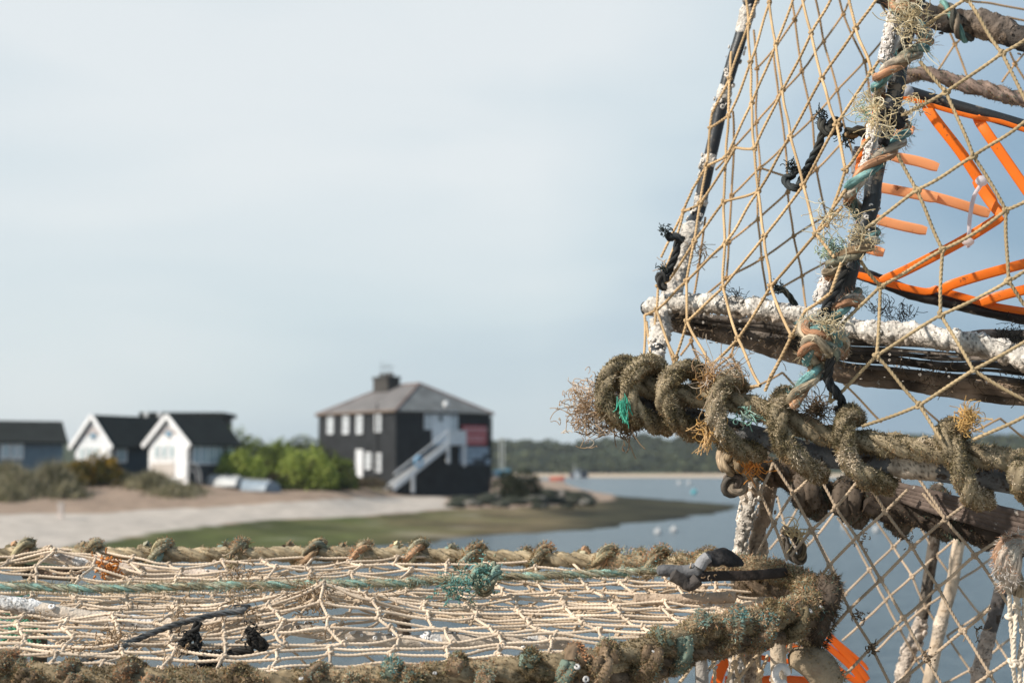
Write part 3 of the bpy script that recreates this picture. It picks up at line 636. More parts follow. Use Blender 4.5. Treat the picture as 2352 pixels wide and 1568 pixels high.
# curved handrail by the hut
m = M(); pts = [P(x, y, 79) for x, y in q('X 1455,880 1500,890 1530,940 1540,1030')]; tube(m, spline(pts, step=.1), .05, 6, (.35, .35, .35)); pts = [P(x, y, 79) for x, y in q('X 1460,930 1500,945 1512,1020')]; tube(m, spline(pts, step=.1), .04, 6, (.35, .35, .35))
build('railing', m, MT['paint'], label='curved pale rail beside the white gabled hut', category='railing')
# ------------------------------------------------------------------ beach things
def hull(m, c, L, B, H, yaw, roll, col, seam=None, up=-1):
    n, k = 22, 13; Rm = np.array(Matrix.Rotation(yaw, 3, 'Z')@Matrix.Rotation(roll, 3, 'X')); V_ = []
    for i in range(n):
        t = i/(n-1); wd_ = B/2*(math.sin(math.pi*min(1, t*.62+.38))**.7 if t < 1 else .02); wd_ = max(wd_, .03); sh = H*(1+.25*t*t)
        for j in range(k):
            a = math.pi*j/(k-1); V_.append([(t-.5)*L, wd_*math.cos(a), up*-1*sh*(-math.sin(a)**.75) if up > 0 else sh*math.sin(a)**.75])
    V_ = np.array(V_)@Rm.T+c; f = [[i*k+j, i*k+j+1, (i+1)*k+j+1, (i+1)*k+j] for i in range(n-1) for j in range(k-1)]
    m.add(V_, f, col); m.add(V_[:k], [list(range(k))], col); m.add(V_[-k:], [list(range(k))], col)
    for jj in (0, k-1): tube(m, V_[jj::k], .035, 6, seam or col)
    return V_
DG = 'upturned dinghies on the shingle'
for lab, x, y, L, col, yaw in (('white upturned dinghy lying left of the blue grey one', 512, 1118, 2.5, (.42, .43, .43), 2.75), ('blue grey upturned dinghy lying right of the white one', 583, 1128, 2.9, (.22, .27, .32), 2.55)):
    c = put(x, y); r = thing('dinghy', lab, 'dinghy', c, DG); m = M(); hull(m, c+[0, 0, -.05], L, 1.35, .62, yaw, .12, col, (.2, .2, .2)); build('hull', m, MT['boat'], r)
    m = M(); Rm = np.array(Matrix.Rotation(yaw, 3, 'Z')); tube(m, np.array([c+Rm@np.array([(t-.5)*L*.9, 0, .60+.12*t]) for t in np.linspace(0, 1, 8)]), .04, 6, (.25, .25, .25)); build('keel', m, MT['boat'], r)
def stone(m, c, s, col):
    n, k = 9, 12; V_ = []
    for i in range(n):
        for j in range(k):
            a, b_ = math.pi*i/(n-1), 2*math.pi*j/k; V_.append([math.sin(a)*math.cos(b_), math.sin(a)*math.sin(b_), math.cos(a)])
    V_ = np.array(V_); V_ = V_*(1+.35*fbm(V_+np.asarray(c)*3.1, 1.6))[:, None]*s; f = ringfaces(n, k); m.add(V_+c, f, col)
for k, (x, y, s) in enumerate([(1046, 1158, .5), (1062, 1150, .75), (1085, 1156, .5), (1108, 1152, .8), (1128, 1143, .85), (1160, 1140, .9), (1180, 1152, .75), (1203, 1138, .85), (1228, 1150, .8), (1250, 1136, .9), (1272, 1150, .8), (1290, 1137, .95), (1310, 1152, .8), (1328, 1140, .85), (1342, 1154, .6), (1352, 1146, .5), (1150, 1158, .5), (1240, 1160, .5), (1300, 1161, .4)]):
    c = put(x, y+6); m = M(); stone(m, c+[0, 0, s*.2], np.array([s*1.25, s*.8, s*.48]), (.24, .215, .19) if k % 3 else (.09, .085, .065))
    build('boulder', m, MT['stone'], label='weed covered boulder in the row between the house and the mudflat', category='boulder', group='boulders in a row on the beach')
# small posts and the blue drum
c = put(95, 1124); m = M(); tube(m, spline([c, c+zz_*.62], n=5), [.24, .27, .27, .27, .24], 14, (.10, .32, .55)); build('drum', m, MT['boat'], label='small blue drum among the dune grass', category='drum')
c = put(108, 1124); m = M(); m.box((-.12, -.1, -.2), (.12, .1, .75), (.45, .41, .37), org=c); m.box((-.16, -.13, .75), (.16, .13, .8), (.4, .36, .33), org=c); build('marker_post', m, MT['board'], label='short pale post standing beside the blue drum', category='post', smooth=False, group='short posts on the beach')
c = put(139, 1190); m = M(); m.box((-.11, -.09, -.2), (.11, .09, .62), (.58, .50, .45), org=c); m.box((-.14, -.12, .62), (.14, .12, .67), (.5, .45, .4), org=c); build('marker_post', m, MT['board'], label='short pale post at the edge of the sand path', category='post', smooth=False, group='short posts on the beach')
# ------------------------------------------------------------------ boats and buoys
c = G(1330, 1107)*[1, 1, 0]; r = thing('fishing_boat', 'small dark fishing boat with grey wheelhouse moored off the beach', 'boat', c)
sc_ = c[1]/F
m = M(); hull(m, c+[0, 0, .95], 42*sc_, 14*sc_, .95+.3, 0.1, 0, (.05, .055, .07), (.45, .08, .05), up=1); build('hull', m, MT['boat'], r)
m = M(); m.box((-.5*sc_*22, -1.2, 1.0), (.1*sc_*22, 1.2, 1.0+18*sc_), (.48, .52, .55), org=c); m.box((-.55*sc_*22, -1.4, 1.0+18*sc_), (.15*sc_*22, 1.4, 1.0+19.5*sc_), (.35, .38, .4), org=c); ch_ = build('wheelhouse', m, MT['boat'], r, smooth=False)
m = M(); m.box((-.42*sc_*22, -1.23, 1.0+11*sc_), (.02*sc_*22, -1.2, 1.0+16*sc_), (.05, .07, .09), org=c); build('window', m, MT['glass'], ch_, smooth=False)
m = M(); tube(m, spline([c+[-1, 0, 2], c+[-1, 0, 1+33*sc_]], n=3), .06, 6, (.5, .5, .5)); build('mast', m, MT['boat'], r)
c = G(1280, 1110)*[1, 1, 0]; m = M(); s2 = c[1]/F; hull(m, c+[0, 0, .6], 34*s2, 11*s2, .7, -.1, 0, (.40, .07, .03), (.5, .12, .06), up=1)
build('open_boat', m, MT['boat'], label='orange red open boat beside the fishing boat', category='boat')
m = M(); c = G(1594, 1134)*[1, 1, 0]; rr_ = 6.5*c[1]/F; stone(m, c+[0, 0, rr_*.7], rr_*.95, (.08, .40, .46)); build('mooring_buoy', m, MT['boat'], label='turquoise mooring buoy on the water', category='buoy')
WB = 'white buoys on the water'
for lab, x, y, pr in (('round white buoy left of the pair below the mudflat tip', 1512, 1225, 8), ('white buoy right of the pair below the mudflat tip', 1548, 1221, 8), ('white buoy seen through the lower net nearest the post', 1941, 1213, 8), ('white buoy seen through the lower net behind the dark beam', 2012, 1221, 8), ('far white buoy below the bright sand strip, left one', 1560, 1112, 5), ('far white buoy below the bright sand strip, right one', 1583, 1112, 5)):
    c = G(x, y)*[1, 1, 0]; s = pr*c[1]/F; m = M(); stone(m, c+[0, 0, s*.5], np.array([s, s, s*1.05]), (.46, .46, .46)); tube(m, spline([c+[0, 0, s*1.2], c+[0, 0, s*1.9]], n=4), [s*.25, s*.2, s*.2, s*.25], 8, (.5, .5, .5))
    build('mooring_buoy', m, MT['boat'], label=lab, category='buoy', group=WB)
# dinghy with masts by the house corner
c = P(1146, 1090, 112); r = thing('sailing_dinghy', 'sailing dinghy with pale masts and blue cover beside the black house', 'sailing boat', (c[0], c[1], 1.5))
m = M(); hull(m, np.array([c[0], c[1], P(0, 1096, 112)[2]]), 2.6, 1.1, .5, 1.0, 0, (.55, .52, .48), up=1); build('hull', m, MT['boat'], r)
m = M(); hull(m, np.array([c[0]+.2, c[1], P(0, 1092, 112)[2]]), 2.2, 1.1, .45, 1.0, .2, (.16, .42, .55)); build('cover', m, MT['boat'], r)
for x in (1149, 1158):
    m = M(); tube(m, spline([P(x, 1092, 112), P(x-1, 1005, 112)], n=4), .06, 6, (.5, .52, .5)); build('mast', m, MT['boat'], r)

# ------------------------------------------------------------------ air
hm, t, pb_n, N, Lk = nt('air'); N.remove(pb_n); pv = N.new('ShaderNodeVolumePrincipled'); pv.inputs['Color'].default_value = (.86, .92, .97, 1); pv.inputs['Density'].default_value = .00024; pv.inputs['Anisotropy'].default_value = .2
Lk.new(pv.outputs[0], N['Material Output'].inputs['Volume'])
m = M(); m.box((-1600, -80, -1.6), (1600, 2600, 40)); build('haze', m, hm, kind='stuff', smooth=False)
# ------------------------------------------------------------------ lobster pots
# planes of the pot sides, as depth (m) at a photo position: 1/d is linear over a plane
def plane(*pts):
    A_ = np.array([[1, x, y] for x, y, d in pts]); b_ = np.array([1/d for x, y, d in pts]); k = np.linalg.lstsq(A_, b_, rcond=None)[0]
    return lambda x, y: 1/(k[0]+k[1]*x+k[2]*y)
def on(s, pl, dz=0.0): return [P(x, y, pl(x, y)+dz) for x, y in q(s)]
def pts3(s, ds):
    pp = q(s); ds = np.interp(np.linspace(0, 1, len(pp)), np.linspace(0, 1, len(ds)), ds) if len(ds) != len(pp) else ds
    return [P(x, y, d) for (x, y), d in zip(pp, ds)]
def nodes_net(spec, chains, pl, r, col, parent, name='netting', extra=None, **kw):
    """spec unused; chains: strings of photo positions; positions closer than 9 px are one knot"""
    nd, ed = [], []
    def idx(p):
        for i, k in enumerate(nd):
            if math.hypot(k[0]-p[0], k[1]-p[1]) < kw.get('tol', 8): return i
        nd.append(p); return len(nd)-1
    for ch in chains:
        ids = [idx(p) for p in q(ch)]
        for a, b in zip(ids, ids[1:]):
            if a != b and (a, b) not in ed and (b, a) not in ed: ed.append((a, b))
    N3 = [P(x, y, pl(x, y)+RNG.normal()*.004) for x, y in nd]
    m = M(); net(m, N3, ed, r*.94, col, sag=kw.get('sag', .014)); 
    return build(name, m, MT['twine'], parent)
TAN = (.50, .345, .19); TAN2 = (.42, .265, .135); PINK = (.64, .51, .385); GREY = (.43, .33, .235)
MOSS = [(.12, .10, .055), (.25, .205, .115), (.38, .31, .195), (.50, .41, .28), (.24, .215, .115), (.62, .51, .37), (.72, .61, .47)]
RUST = [(.20, .15, .08), (.30, .19, .10), (.36, .25, .14), (.24, .18, .10)]
STRAW = [(.62, .46, .32), (.52, .36, .22), (.72, .60, .47), (.45, .30, .18)]
TEAL, ORG_, WHT, GRNY = (.15, .36, .37), (.46, .23, .13), (.56, .49, .41), (.24, .36, .28)
def mossy(parent, path, R, n, name='mossy_rope', L=.0029, pal=MOSS, low=RUST, w=.00062, base=(.25, .20, .13), fuzz=True, smooth_step=.0016, strands=3):
    m = M(); p = spline(path, step=smooth_step); fr = frames(p); n = int(n*3.4)
    if np.ndim(R): R = np.interp(np.linspace(0, 1, len(p)), np.linspace(0, 1, len(R)), R)
    R = R*(1+.10*fbm(p, 60))
    pitch = float(np.mean(R))*8
    S_, N_ = [], []
    for k in range(strands):
        h = helix(p, R*.47, pitch, 2*np.pi*k/strands, fr); c = np.asarray(base)[None]*(1+.35*vn(h, 80)[:, None])
        V_ = tube(m, h, R*.6*(1+.12*vn(h, 130)), 16, np.clip(c, 0, 1), namp=.34, ns=420, streak=.5)
        S_.append(V_.reshape(-1, 3)); N_.append((V_-h[:, None]).reshape(-1, 3)); pc = np.repeat(p, 16, 0)
        out = ((S_[-1]-pc)*N_[-1]).sum(1) > 0; S_[-1] = S_[-1][out]; N_[-1] = N_[-1][out]
    o = build(name, m, MT['rope'], parent)
    S_ = np.concatenate(S_); N_ = np.concatenate(N_); N_ /= np.linalg.norm(N_, axis=1)[:, None]+1e-9
    j = RNG.integers(0, len(S_), n); s = S_[j]+RNG.normal(size=(n, 3))*.0003; nn = N_[j]
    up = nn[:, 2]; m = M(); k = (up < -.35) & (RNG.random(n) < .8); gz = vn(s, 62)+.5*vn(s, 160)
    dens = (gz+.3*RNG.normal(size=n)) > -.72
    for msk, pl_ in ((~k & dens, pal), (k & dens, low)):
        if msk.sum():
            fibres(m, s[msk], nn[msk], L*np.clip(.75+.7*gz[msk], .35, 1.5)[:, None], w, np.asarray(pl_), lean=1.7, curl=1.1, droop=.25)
    build('weed_growth', m, MT['moss'], o, smooth=False)
    return p, o
def crusted(parent, path, r0, name='tube', mat='black', base=(.022, .025, .028), n=0, size=.004, zone=(0, 1), castcol=(.74, .70, .66), crust=None, sides=18, nm=.02, fil=None):
    """a frame tube; crust: (t0, t1, thickness); n worm casts in zone"""
    p = spline(path, step=.003); fr = frames(p); m = M(); tube(m, p, r0, sides, base, namp=nm, ns=200, fr=fr)
    o = build(name, m, MT['beige' if mat == 'dark' and max(base) > .3 else mat], parent)
    t = np.linspace(0, 1, len(p))
    if crust:
        for (a, b, th) in crust:
            m = M()
            i0, i1 = int(a*(len(p)-1)), max(int(b*(len(p)-1)), int(a*(len(p)-1))+4); pp = spline(p[i0:i1], step=.0011); f2 = frames(pp)
            rr = (r0 if np.ndim(r0) == 0 else np.interp(np.linspace(a, b, len(pp)), t, r0))+th*(.55+.6*fbm(pp, 70)); ev = np.clip(np.minimum(np.arange(len(pp)), np.arange(len(pp))[::-1])/9.0, 0, 1)[:, None]
            sd = 40; th_ = np.linspace(0, 2*np.pi, sd, endpoint=False)
            V_ = pp[:, None]+(np.cos(th_)[None, :, None]*f2[1][:, None]+np.sin(th_)[None, :, None]*f2[2][:, None])
            d = V_-pp[:, None]; X = pp[:, None]+d*r0 if np.ndim(r0) == 0 else pp[:, None]+d*r0[i0]
            hgt = .62*np.abs(fbm(X, 620))+.65*np.maximum(vn(X, 210), 0)+.3*np.abs(vn(X, 330))-.30
            R0 = r0 if np.ndim(r0) == 0 else r0[i0]; V_ = pp[:, None]+d*(R0*.93+(rr[:, None]+th*1.5*hgt-R0*.93)*ev*(1 if th < .0022 else 1))[..., None]
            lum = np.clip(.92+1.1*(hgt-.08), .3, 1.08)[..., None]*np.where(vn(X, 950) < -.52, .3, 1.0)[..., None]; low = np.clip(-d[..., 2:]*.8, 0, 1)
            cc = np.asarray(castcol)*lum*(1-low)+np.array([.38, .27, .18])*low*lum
            m.add(V_.reshape(-1, 3), ringfaces(len(pp), sd), np.clip(cc, .02, .9).reshape(-1, 3))
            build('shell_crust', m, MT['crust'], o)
    if n:
        s, nn, i = surf(p, r0 if np.ndim(r0) == 0 else r0, n, fr); tt = t[i]; k = (tt > zone[0]) & (tt < zone[1])
        k &= (vn(s, 60)+.16*RNG.normal(size=n)) > .18
        s, nn = s[k], nn[k]; m = M(); casts(m, s+nn*(crust[0][2]*.8 if crust else 0), nn, size, castcol); build('worm_casts', m, MT['shell'], o)
    return p, o
def casts(m, s, nn, size, col):
    """keel-worm tubes and barnacle rings lying on a surface"""
    n = len(s)
    if not n: return
    size = size*.62
    t1 = np.cross(nn, RNG.normal(size=(n, 3))); t1 /= np.linalg.norm(t1, axis=1)[:, None]; t2 = np.cross(nn, t1)
    K = 12; sz = size*(.4+.9*RNG.random(n)); a0 = RNG.random(n)*6.28; arc = np.where(RNG.random(n) < .25, 2.5+2*RNG.random(n), 5.9); u = np.linspace(0, 1, K)
    ang = a0[:, None]+arc[:, None]*u[None]; rad = sz[:, None]*(.42+.06*u[None])
    P_ = s[:, None]+t1[:, None]*(np.cos(ang)*rad)[..., None]+t2[:, None]*(np.sin(ang)*rad)[..., None]+nn[:, None]*(sz[:, None]*(.12+.10*u[None]**2))[..., None]
    r = sz[:, None]*np.interp(u, [0, .2, .8, 1], [.20, .28, .30, .24])[None]
    cc = np.asarray(col)*(.75+.35*RNG.random((n, 1))); btube(m, P_, r, 7, cc)
def ext(p, L, d=None):
    """run a member straight on past its last listed point"""
    p = [np.asarray(k, float) for k in p]; v = p[-1]-p[-2]; v /= np.linalg.norm(v)
    if d is not None: v = np.asarray(d, float)/np.linalg.norm(d)
    return p+[p[-1]+v*L*.5, p[-1]+v*L]
def pre(p, L, d): return ext(p[::-1], L, d)[::-1]
def patch_net(parent, pl, keep, r, col, step=92, box=(1500, 3000, -700, 2500), ratio=1.25):
    """diamond netting over the unseen rest of a pot side, kept where keep(x, y)"""
    x0, x1, y0, y1 = box; nd, ed, g = [], [], {}
    for j in range(int((y1-y0)/(step*ratio))+1):
        for i in range(int((x1-x0)/step)+1):
            x, y = x0+i*step, y0+j*step*ratio
            if (i+j) % 2 == 0 and keep(x, y): g[(i, j)] = len(nd); nd.append(P(x, y, pl(x, y))+RNG.normal(size=3)*.002)
    for (i, j), k in g.items():
        for di in (-1, 1):
            if (i+di, j+1) in g: ed.append((k, g[(i+di, j+1)]))
    if ed: m = M(); net(m, nd, ed, r, col, sag=.015, K=30); build('netting', m, MT['twine'], parent)
RX = np.array([1.0, -.10, -.055])                                # the way the upper pot runs on to the right
# ================================================= the upper pot
up_org = P(1900, 1000, 1.05)
U = thing('lobster_pot', 'tilted upper lobster pot with mossy rope rim and tan netting', 'lobster pot', up_org, 'stacked lobster pots')
# -- left hoop
pL = pts3('A 905,-60 872,60 805,300 748,480 690,690 622,1000 560,1270 515,1480 C 490,200 440,310 395,450 330,700 262,860 215,1010 190,1150 172,1330 150,1470', [1.26]*9+[1.24, 1.23, 1.22, 1.20, 1.18, 1.14, 1.08])
TOPL = pL[0]+np.array([.035, .03, .10]); pL = [TOPL+np.array([.05, .01, .045]), TOPL]+pL
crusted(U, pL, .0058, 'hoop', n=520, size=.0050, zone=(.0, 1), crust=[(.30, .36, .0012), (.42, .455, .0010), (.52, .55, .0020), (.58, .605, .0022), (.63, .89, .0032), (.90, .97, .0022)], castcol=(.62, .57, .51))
# -- white fouled rail
pR = pts3('C 80,950 250,925 480,915 700,930 950,955 1250,1000 D 170,1075 400,1130 700,1140 900,1180 1200,1225 1500,1300 1640,1345', list(np.linspace(1.22, .985, 13)))
pR = ext(pR, .18)
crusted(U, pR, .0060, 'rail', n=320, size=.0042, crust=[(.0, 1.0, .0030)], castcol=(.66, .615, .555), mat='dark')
tf = M()
BK = [(.03, .03, .03), (.05, .05, .045), (.02, .02, .02)]
for s_, d in (('C 760,885', 1.15), ('D 640,985', 1.08), ('D 480,960', 1.1), ('D 1440,1180', 1.02), ('D 1530,1190', 1.0)):
    x, y = q(s_)[0]; tuft(tf, P(x, y, d), 60, .009, .00024, BK, (0, 0, 1), 1.1, .5, root=.005)
build('weed_tufts', tf, MT['moss'], U)
# -- slatted base between rail and rim
sm_ = M(); lo = q('C 215,1040 600,1130 1000,1230 1330,1330 D 200,1440 600,1490 1000,1560 1300,1590 1640,1640')
for k in range(11):
    f = k/10.0; w0 = q('C 230,1020')[0]; path = []
    for j, (x, y) in enumerate(lo):
        t = j/(len(lo)-1); sprd = (16+118*t); yy0 = y-sprd*(1-f)*1.12+10*f; path.append(P(x, yy0+random.uniform(-2, 2)*(1+t), 1.235-.17*t-.055*(1-f)*t+random.uniform(-.004, .004)))
    pp = spline(ext(path, .18), step=.004); r_ = .0014+.0016*random.random() if k < 8 else .0046
    g0 = random.uniform(.5, 1.5); c_ = np.array((.12, .10, .085))*g0 if k < 8 else np.array((.20, .145, .105))
    tube(sm_, pp, r_*(1+.25*vn(pp, 45)), 9, np.clip(c_[None]*(1+.9*np.maximum(vn(pp, 60), -.6))[:, None], .01, .6), namp=.25, ns=120)
so_ = build('base_slats', sm_, MT['slat'], U)
cs = M(); s, nn, i = surf(spline([P(x, y-18-40*j/(len(lo)-1), 1.19-.16*j/(len(lo)-1)) for j, (x, y) in enumerate(lo)], step=.004),   .016, 150); k = nn[:, 1] < .1; casts(cs, s[k], nn[k], .0026, (.44, .39, .34))
build('worm_casts', cs, MT['shell'], so_)
tf = M(); STR = [(.20, .14, .09), (.12, .09, .06), (.3, .22, .15)]
for k in range(46):
    t = random.random(); j = t*(len(lo)-1); a = int(j); x = lo[a][0]+(lo[min(a+1, 8)][0]-lo[a][0])*(j-a); y = lo[a][1]+(lo[min(a+1, 8)][1]-lo[a][1])*(j-a)
    tuft(tf, P(x, y+random.uniform(-60*t-8, 12), 1.2-.15*t), 8, .008, .0003, STR, (0, -.4, -.3), 1.1, .5, root=.004)
build('weed_threads', tf, MT['moss'], so_)
# -- middle hoop
pM = pts3('B 770,-90 725,60 665,240 612,480 585,700 525,930 455,1200 415,1400 D 400,150 345,320 262,560 215,740 180,880 95,1040 C 1465,1120 1420,1330 1400,1480', [.985]*10+[.985, .985, .99, 1.0, 1.0, 1.0, 1.0])
TOPM = pM[0]+np.array([.03, .02, .09]); pM = [TOPM+np.array([.05, .01, .035]), TOPM]+pM
pMs, hoopM = crusted(U, pM, .0060, 'hoop', n=260, size=.0036, castcol=(.74, .70, .66), nm=.05)
# white crust down its left side
m = M(); cm = M()
for s_, n_ in (('B 575,110 545,240 520,380 500,470', 160), ('B 420,950 405,1100 380,1220 350,1290', 160), ('C 1490,700 1440,800 1400,900', 50)):
    m = M()
    pp = spline(pts3(s_, [.992]), step=.0012); f2 = frames(pp); tube(m, pp, .0042*(1+.25*fbm(pp, 120)), 26, (.66, .60, .55), namp=.35, ns=380)
    s, nn, i = surf(pp, .0042, n_); casts(cm, s, nn, .003, (.76, .72, .68))
    build('shell_crust', m, MT['crust'], hoopM)
build('worm_casts', cm, MT['shell'], hoopM)
# -- binding rope spiralling round the hoop: listed in front (f) or behind (b)
bs = [('B 760,-60', .97), ('B 640,40', .972), ('B 590,60', .99), ('B 700,170', 1.0), ('B 800,240', 1.0), ('B 815,330', .985), ('B 740,400', .968), ('B 620,470', .966), ('B 500,560', .970), ('B 455,640', .985), ('B 460,740', 1.0), ('B 560,820', 1.004), ('B 640,930', 1.0), ('B 640,1030', .98), ('B 560,1140', .968), ('B 450,1230', .966), ('B 330,1340', .968), ('B 250,1440', .975), ('D 225,100', .992), ('D 290,200', 1.003), ('D 380,300', 1.003), ('D 415,400', .988), ('D 350,480', .970), ('D 230,540', .967), ('D 120,610', .972), ('D 75,690', .99), ('D 130,760', 1.004), ('D 240,800', 1.004), ('D 290,870', .985), ('D 200,920', .969), ('D 90,1000', .969), ('D 30,1060', .98)]
pb = [P(*q(s_)[0], d) for s_, d in bs]
m = M(); prp = rope(m, pb, .0054, [TEAL, ORG_, WHT], pitch=.046); br_ = build('binding_rope', m, MT['rope'], U)
m = M(); s, nn, i = surf(prp, .0062, 1500); fibres(m, s, nn, .006, .00035, [TEAL, (.6, .5, .36), WHT, ORG_], lean=1.4, curl=1.0); build('frayed_fibres', m, MT['moss'], br_, smooth=False)
# knot and tail
m = M()
kn = [('D 30,1060', .98), ('C 1310,1080', .965), ('C 1330,1140', .955), ('C 1450,1130', .952), ('C 1530,1180', .96), ('D 180,1200', .97), ('D 150,1300', .975), ('C 1480,1260', .955), ('C 1360,1200', .95), ('C 1310,1260', .955), ('C 1320,1330', .965), ('C 1420,1340', .975), ('C 1440,1250', .985), ('C 1400,1380', .972), ('C 1360,1470', .965), ('E 1780,440', .965), ('E 1745,520', .97)]
prk = rope(m, [P(*q(s_)[0], d) for s_, d in kn], .0056, [TEAL, ORG_, (.45, .38, .28)], pitch=.045)
kq = build('rope_knot', m, MT['rope'], U)
m = M(); s, nn, i = surf(prk, .0060, 1500); fibres(m, s, nn, .0035, .00035, [TEAL, (.6, .5, .36), WHT, (.4, .32, .2)], lean=1.6, curl=1.2); build('fuzz', m, MT['moss'], kq, smooth=False)
m = M(); rope(m, pts3('D 200,640 150,760 60,930 C 1430,1120 F 400,150 380,330 440,430 490,520 450,570', [.97, .966, .965, .966, .96, .962, .965, .975, .985]), .0034, [(.03, .035, .04)]*3); rope(m, pts3('B 680,230 640,330 590,420', [.97]), .003, [(.04, .045, .05)]*3)
rope(m, pts3('B 500,820 560,900 640,950', [.962]), .0058, [(.03, .03, .032)]*3); rope(m, pts3('B 480,860 530,980 480,1100', [.962]), .0042, [(.035, .035, .04)]*3)
build('tarred_cord', m, MT['rope'], U)
tf = M(); FR = [(.74, .62, .40), (.62, .50, .30), (.80, .72, .54)]
for s_, n_, L_, d, dv in (('B 690,110', 44, .022, .955, (0, -.3, .1)), ('B 720,240', 14, .026, .955, (0, -.2, -.8)), ('B 700,800', 20, .014, .955, (.8, -.3, .2)), ('B 480,960', 18, .026, .95, (-.2, -.3, -.2)), ('B 430,860', 14, .018, .96, (-.5, -.3, .3)), ('D 110,250', 22, .022, .965, (-.6, -.2, 0)), ('D 290,380', 34, .017, .952, (0, -.5, 0)), ('D 80,1100', 26, .010, .95, (.3, -.4, -.2)), ('C 1440,1050', 20, .013, .95, (.2, -.3, -.2)), ('B 390,800', 26, .016, .99, (-.8, 0, .2))):
    x, y = q(s_)[0]; tuft(tf, P(x, y, d), n_*2, L_*.85, .00028, FR, dv, .7, .5, K=12, root=.0045)
for s_, n_, L_, d, dv, pl_ in (('E 1130,300', 46, .03, 1.0, (0, -.2, .2), STRAW), ('E 1290,240', 26, .022, 1.1, (0, -.2, .1), STRAW), ('E 1090,340', 40, .014, 1.0, (0, -.2, -.8), [(.62, .36, .12), (.5, .32, .15)]), ('F 1450,650', 90, .014, .93, (.3, -.1, .8), [(.70, .46, .18), (.62, .40, .16)]), ('F 300,560', 80, .02, .98, (0, -.3, -.2), STR), ('C 250,640', 14, .014, 1.2, (-.8, 0, -.2), STRAW), ('C 480,500', 16, .02, 1.2, (.5, 0, -.2), STR)):
    x, y = q(s_)[0]; tuft(tf, P(x, y, d), int(n_*1.5), L_*.85, .00028, pl_, dv, .8, .45, K=11, root=.003)
build('frayed_twine', tf, MT['moss'], U)
m = M(); 
for s_, n_ in (('C 1510,520', 1), ('B 380,850', 1), ('D 120,500', 1)):
    x, y = q(s_)[0]; tuft(m, P(x, y, .998), 70, .009, .0003, [(.34, .55, .44), (.45, .55, .42), (.55, .6, .45)], (-.4, 0, 0), 1.0, .9, root=.004)
build('green_fluff', m, MT['moss'], U)
# -- nets
plL = plane((1700, 100, 1.215), (2060, 100, .985), (1540, 800, 1.13)); plLb = plane((1720, 100, 1.30), (2100, 100, 1.34), (1560, 800, 1.26))
chains = ['A 845,-60 870,185 885,480 895,790 915,1140 945,1465 C 990,400 1040,780 1200,1160 F -60,310 E 1530,420',
 'A 1030,25 1080,340 1130,690 1190,1040 1290,1420 C 1385,380 1530,560', 'A 1030,25 1010,-120', 'A 1260,-90 1350,255 1430,600 1545,950 B 200,1300 D 60,330', 'B 225,-20 280,215 400,550 470,700', 'B 150,-180 225,-20',
 'A 740,400 725,605 715,890 700,1200 C 680,135 690,450 675,790 790,1180 E 1110,230', 'A 590,870 575,980 550,1270 C 500,150 455,435 395,740 400,1050 575,1400', 'A 430,1600 C 375,200 200,560',
 'C 390,190 300,480 180,780 165,960 310,1330 E 830,230', 'C 395,740 395,740 165,960', 'C 455,435 262,735 180,780', 'C 500,150 390,190', 'A 550,1270 C 440,40 390,190',
 'A 700,1200 550,1270', 'A 715,890 575,980', 'A 725,605 870,185 940,-20', 'A 590,870 725,605', 'A 715,890 885,480 1030,25 1060,-60', 'A 700,1200 895,790 1080,340 1220,-30', 'C 500,150 A 770,1130 915,1140', 'C 455,435 680,135 945,54', 'A 945,1465 1190,1040',
 'A 915,1140 1130,690 1350,255 1500,0', 'C 395,740 690,450', 'C 690,450 945,54', 'A 1190,1040 1430,600 B 280,215 450,-20', 'C 400,1050 675,790', 'C 675,790 990,400 A 1290,1420', 'A 1290,1420 1545,950', 'A 1545,950 B 400,550 560,300',
 'C 575,1400 790,1180 1040,780 1385,380 1640,0', 'B 200,1300 390,1050', 'C 310,1330 400,1050', 'E 1530,420 C 1200,1160 1310,960 1500,830 D 170,600', 'C 1385,380 1590,170', 'C 575,1400 E 1110,240', 'C 790,1180 960,1540 E 1180,420', 'C 75,1000 70,1340', 'C 90,1050 130,1350', 'C 165,960 150,1350', 'C 165,960 75,1000']
NF = nodes_net(None, chains, plL, .00125, TAN, U, tol=7)
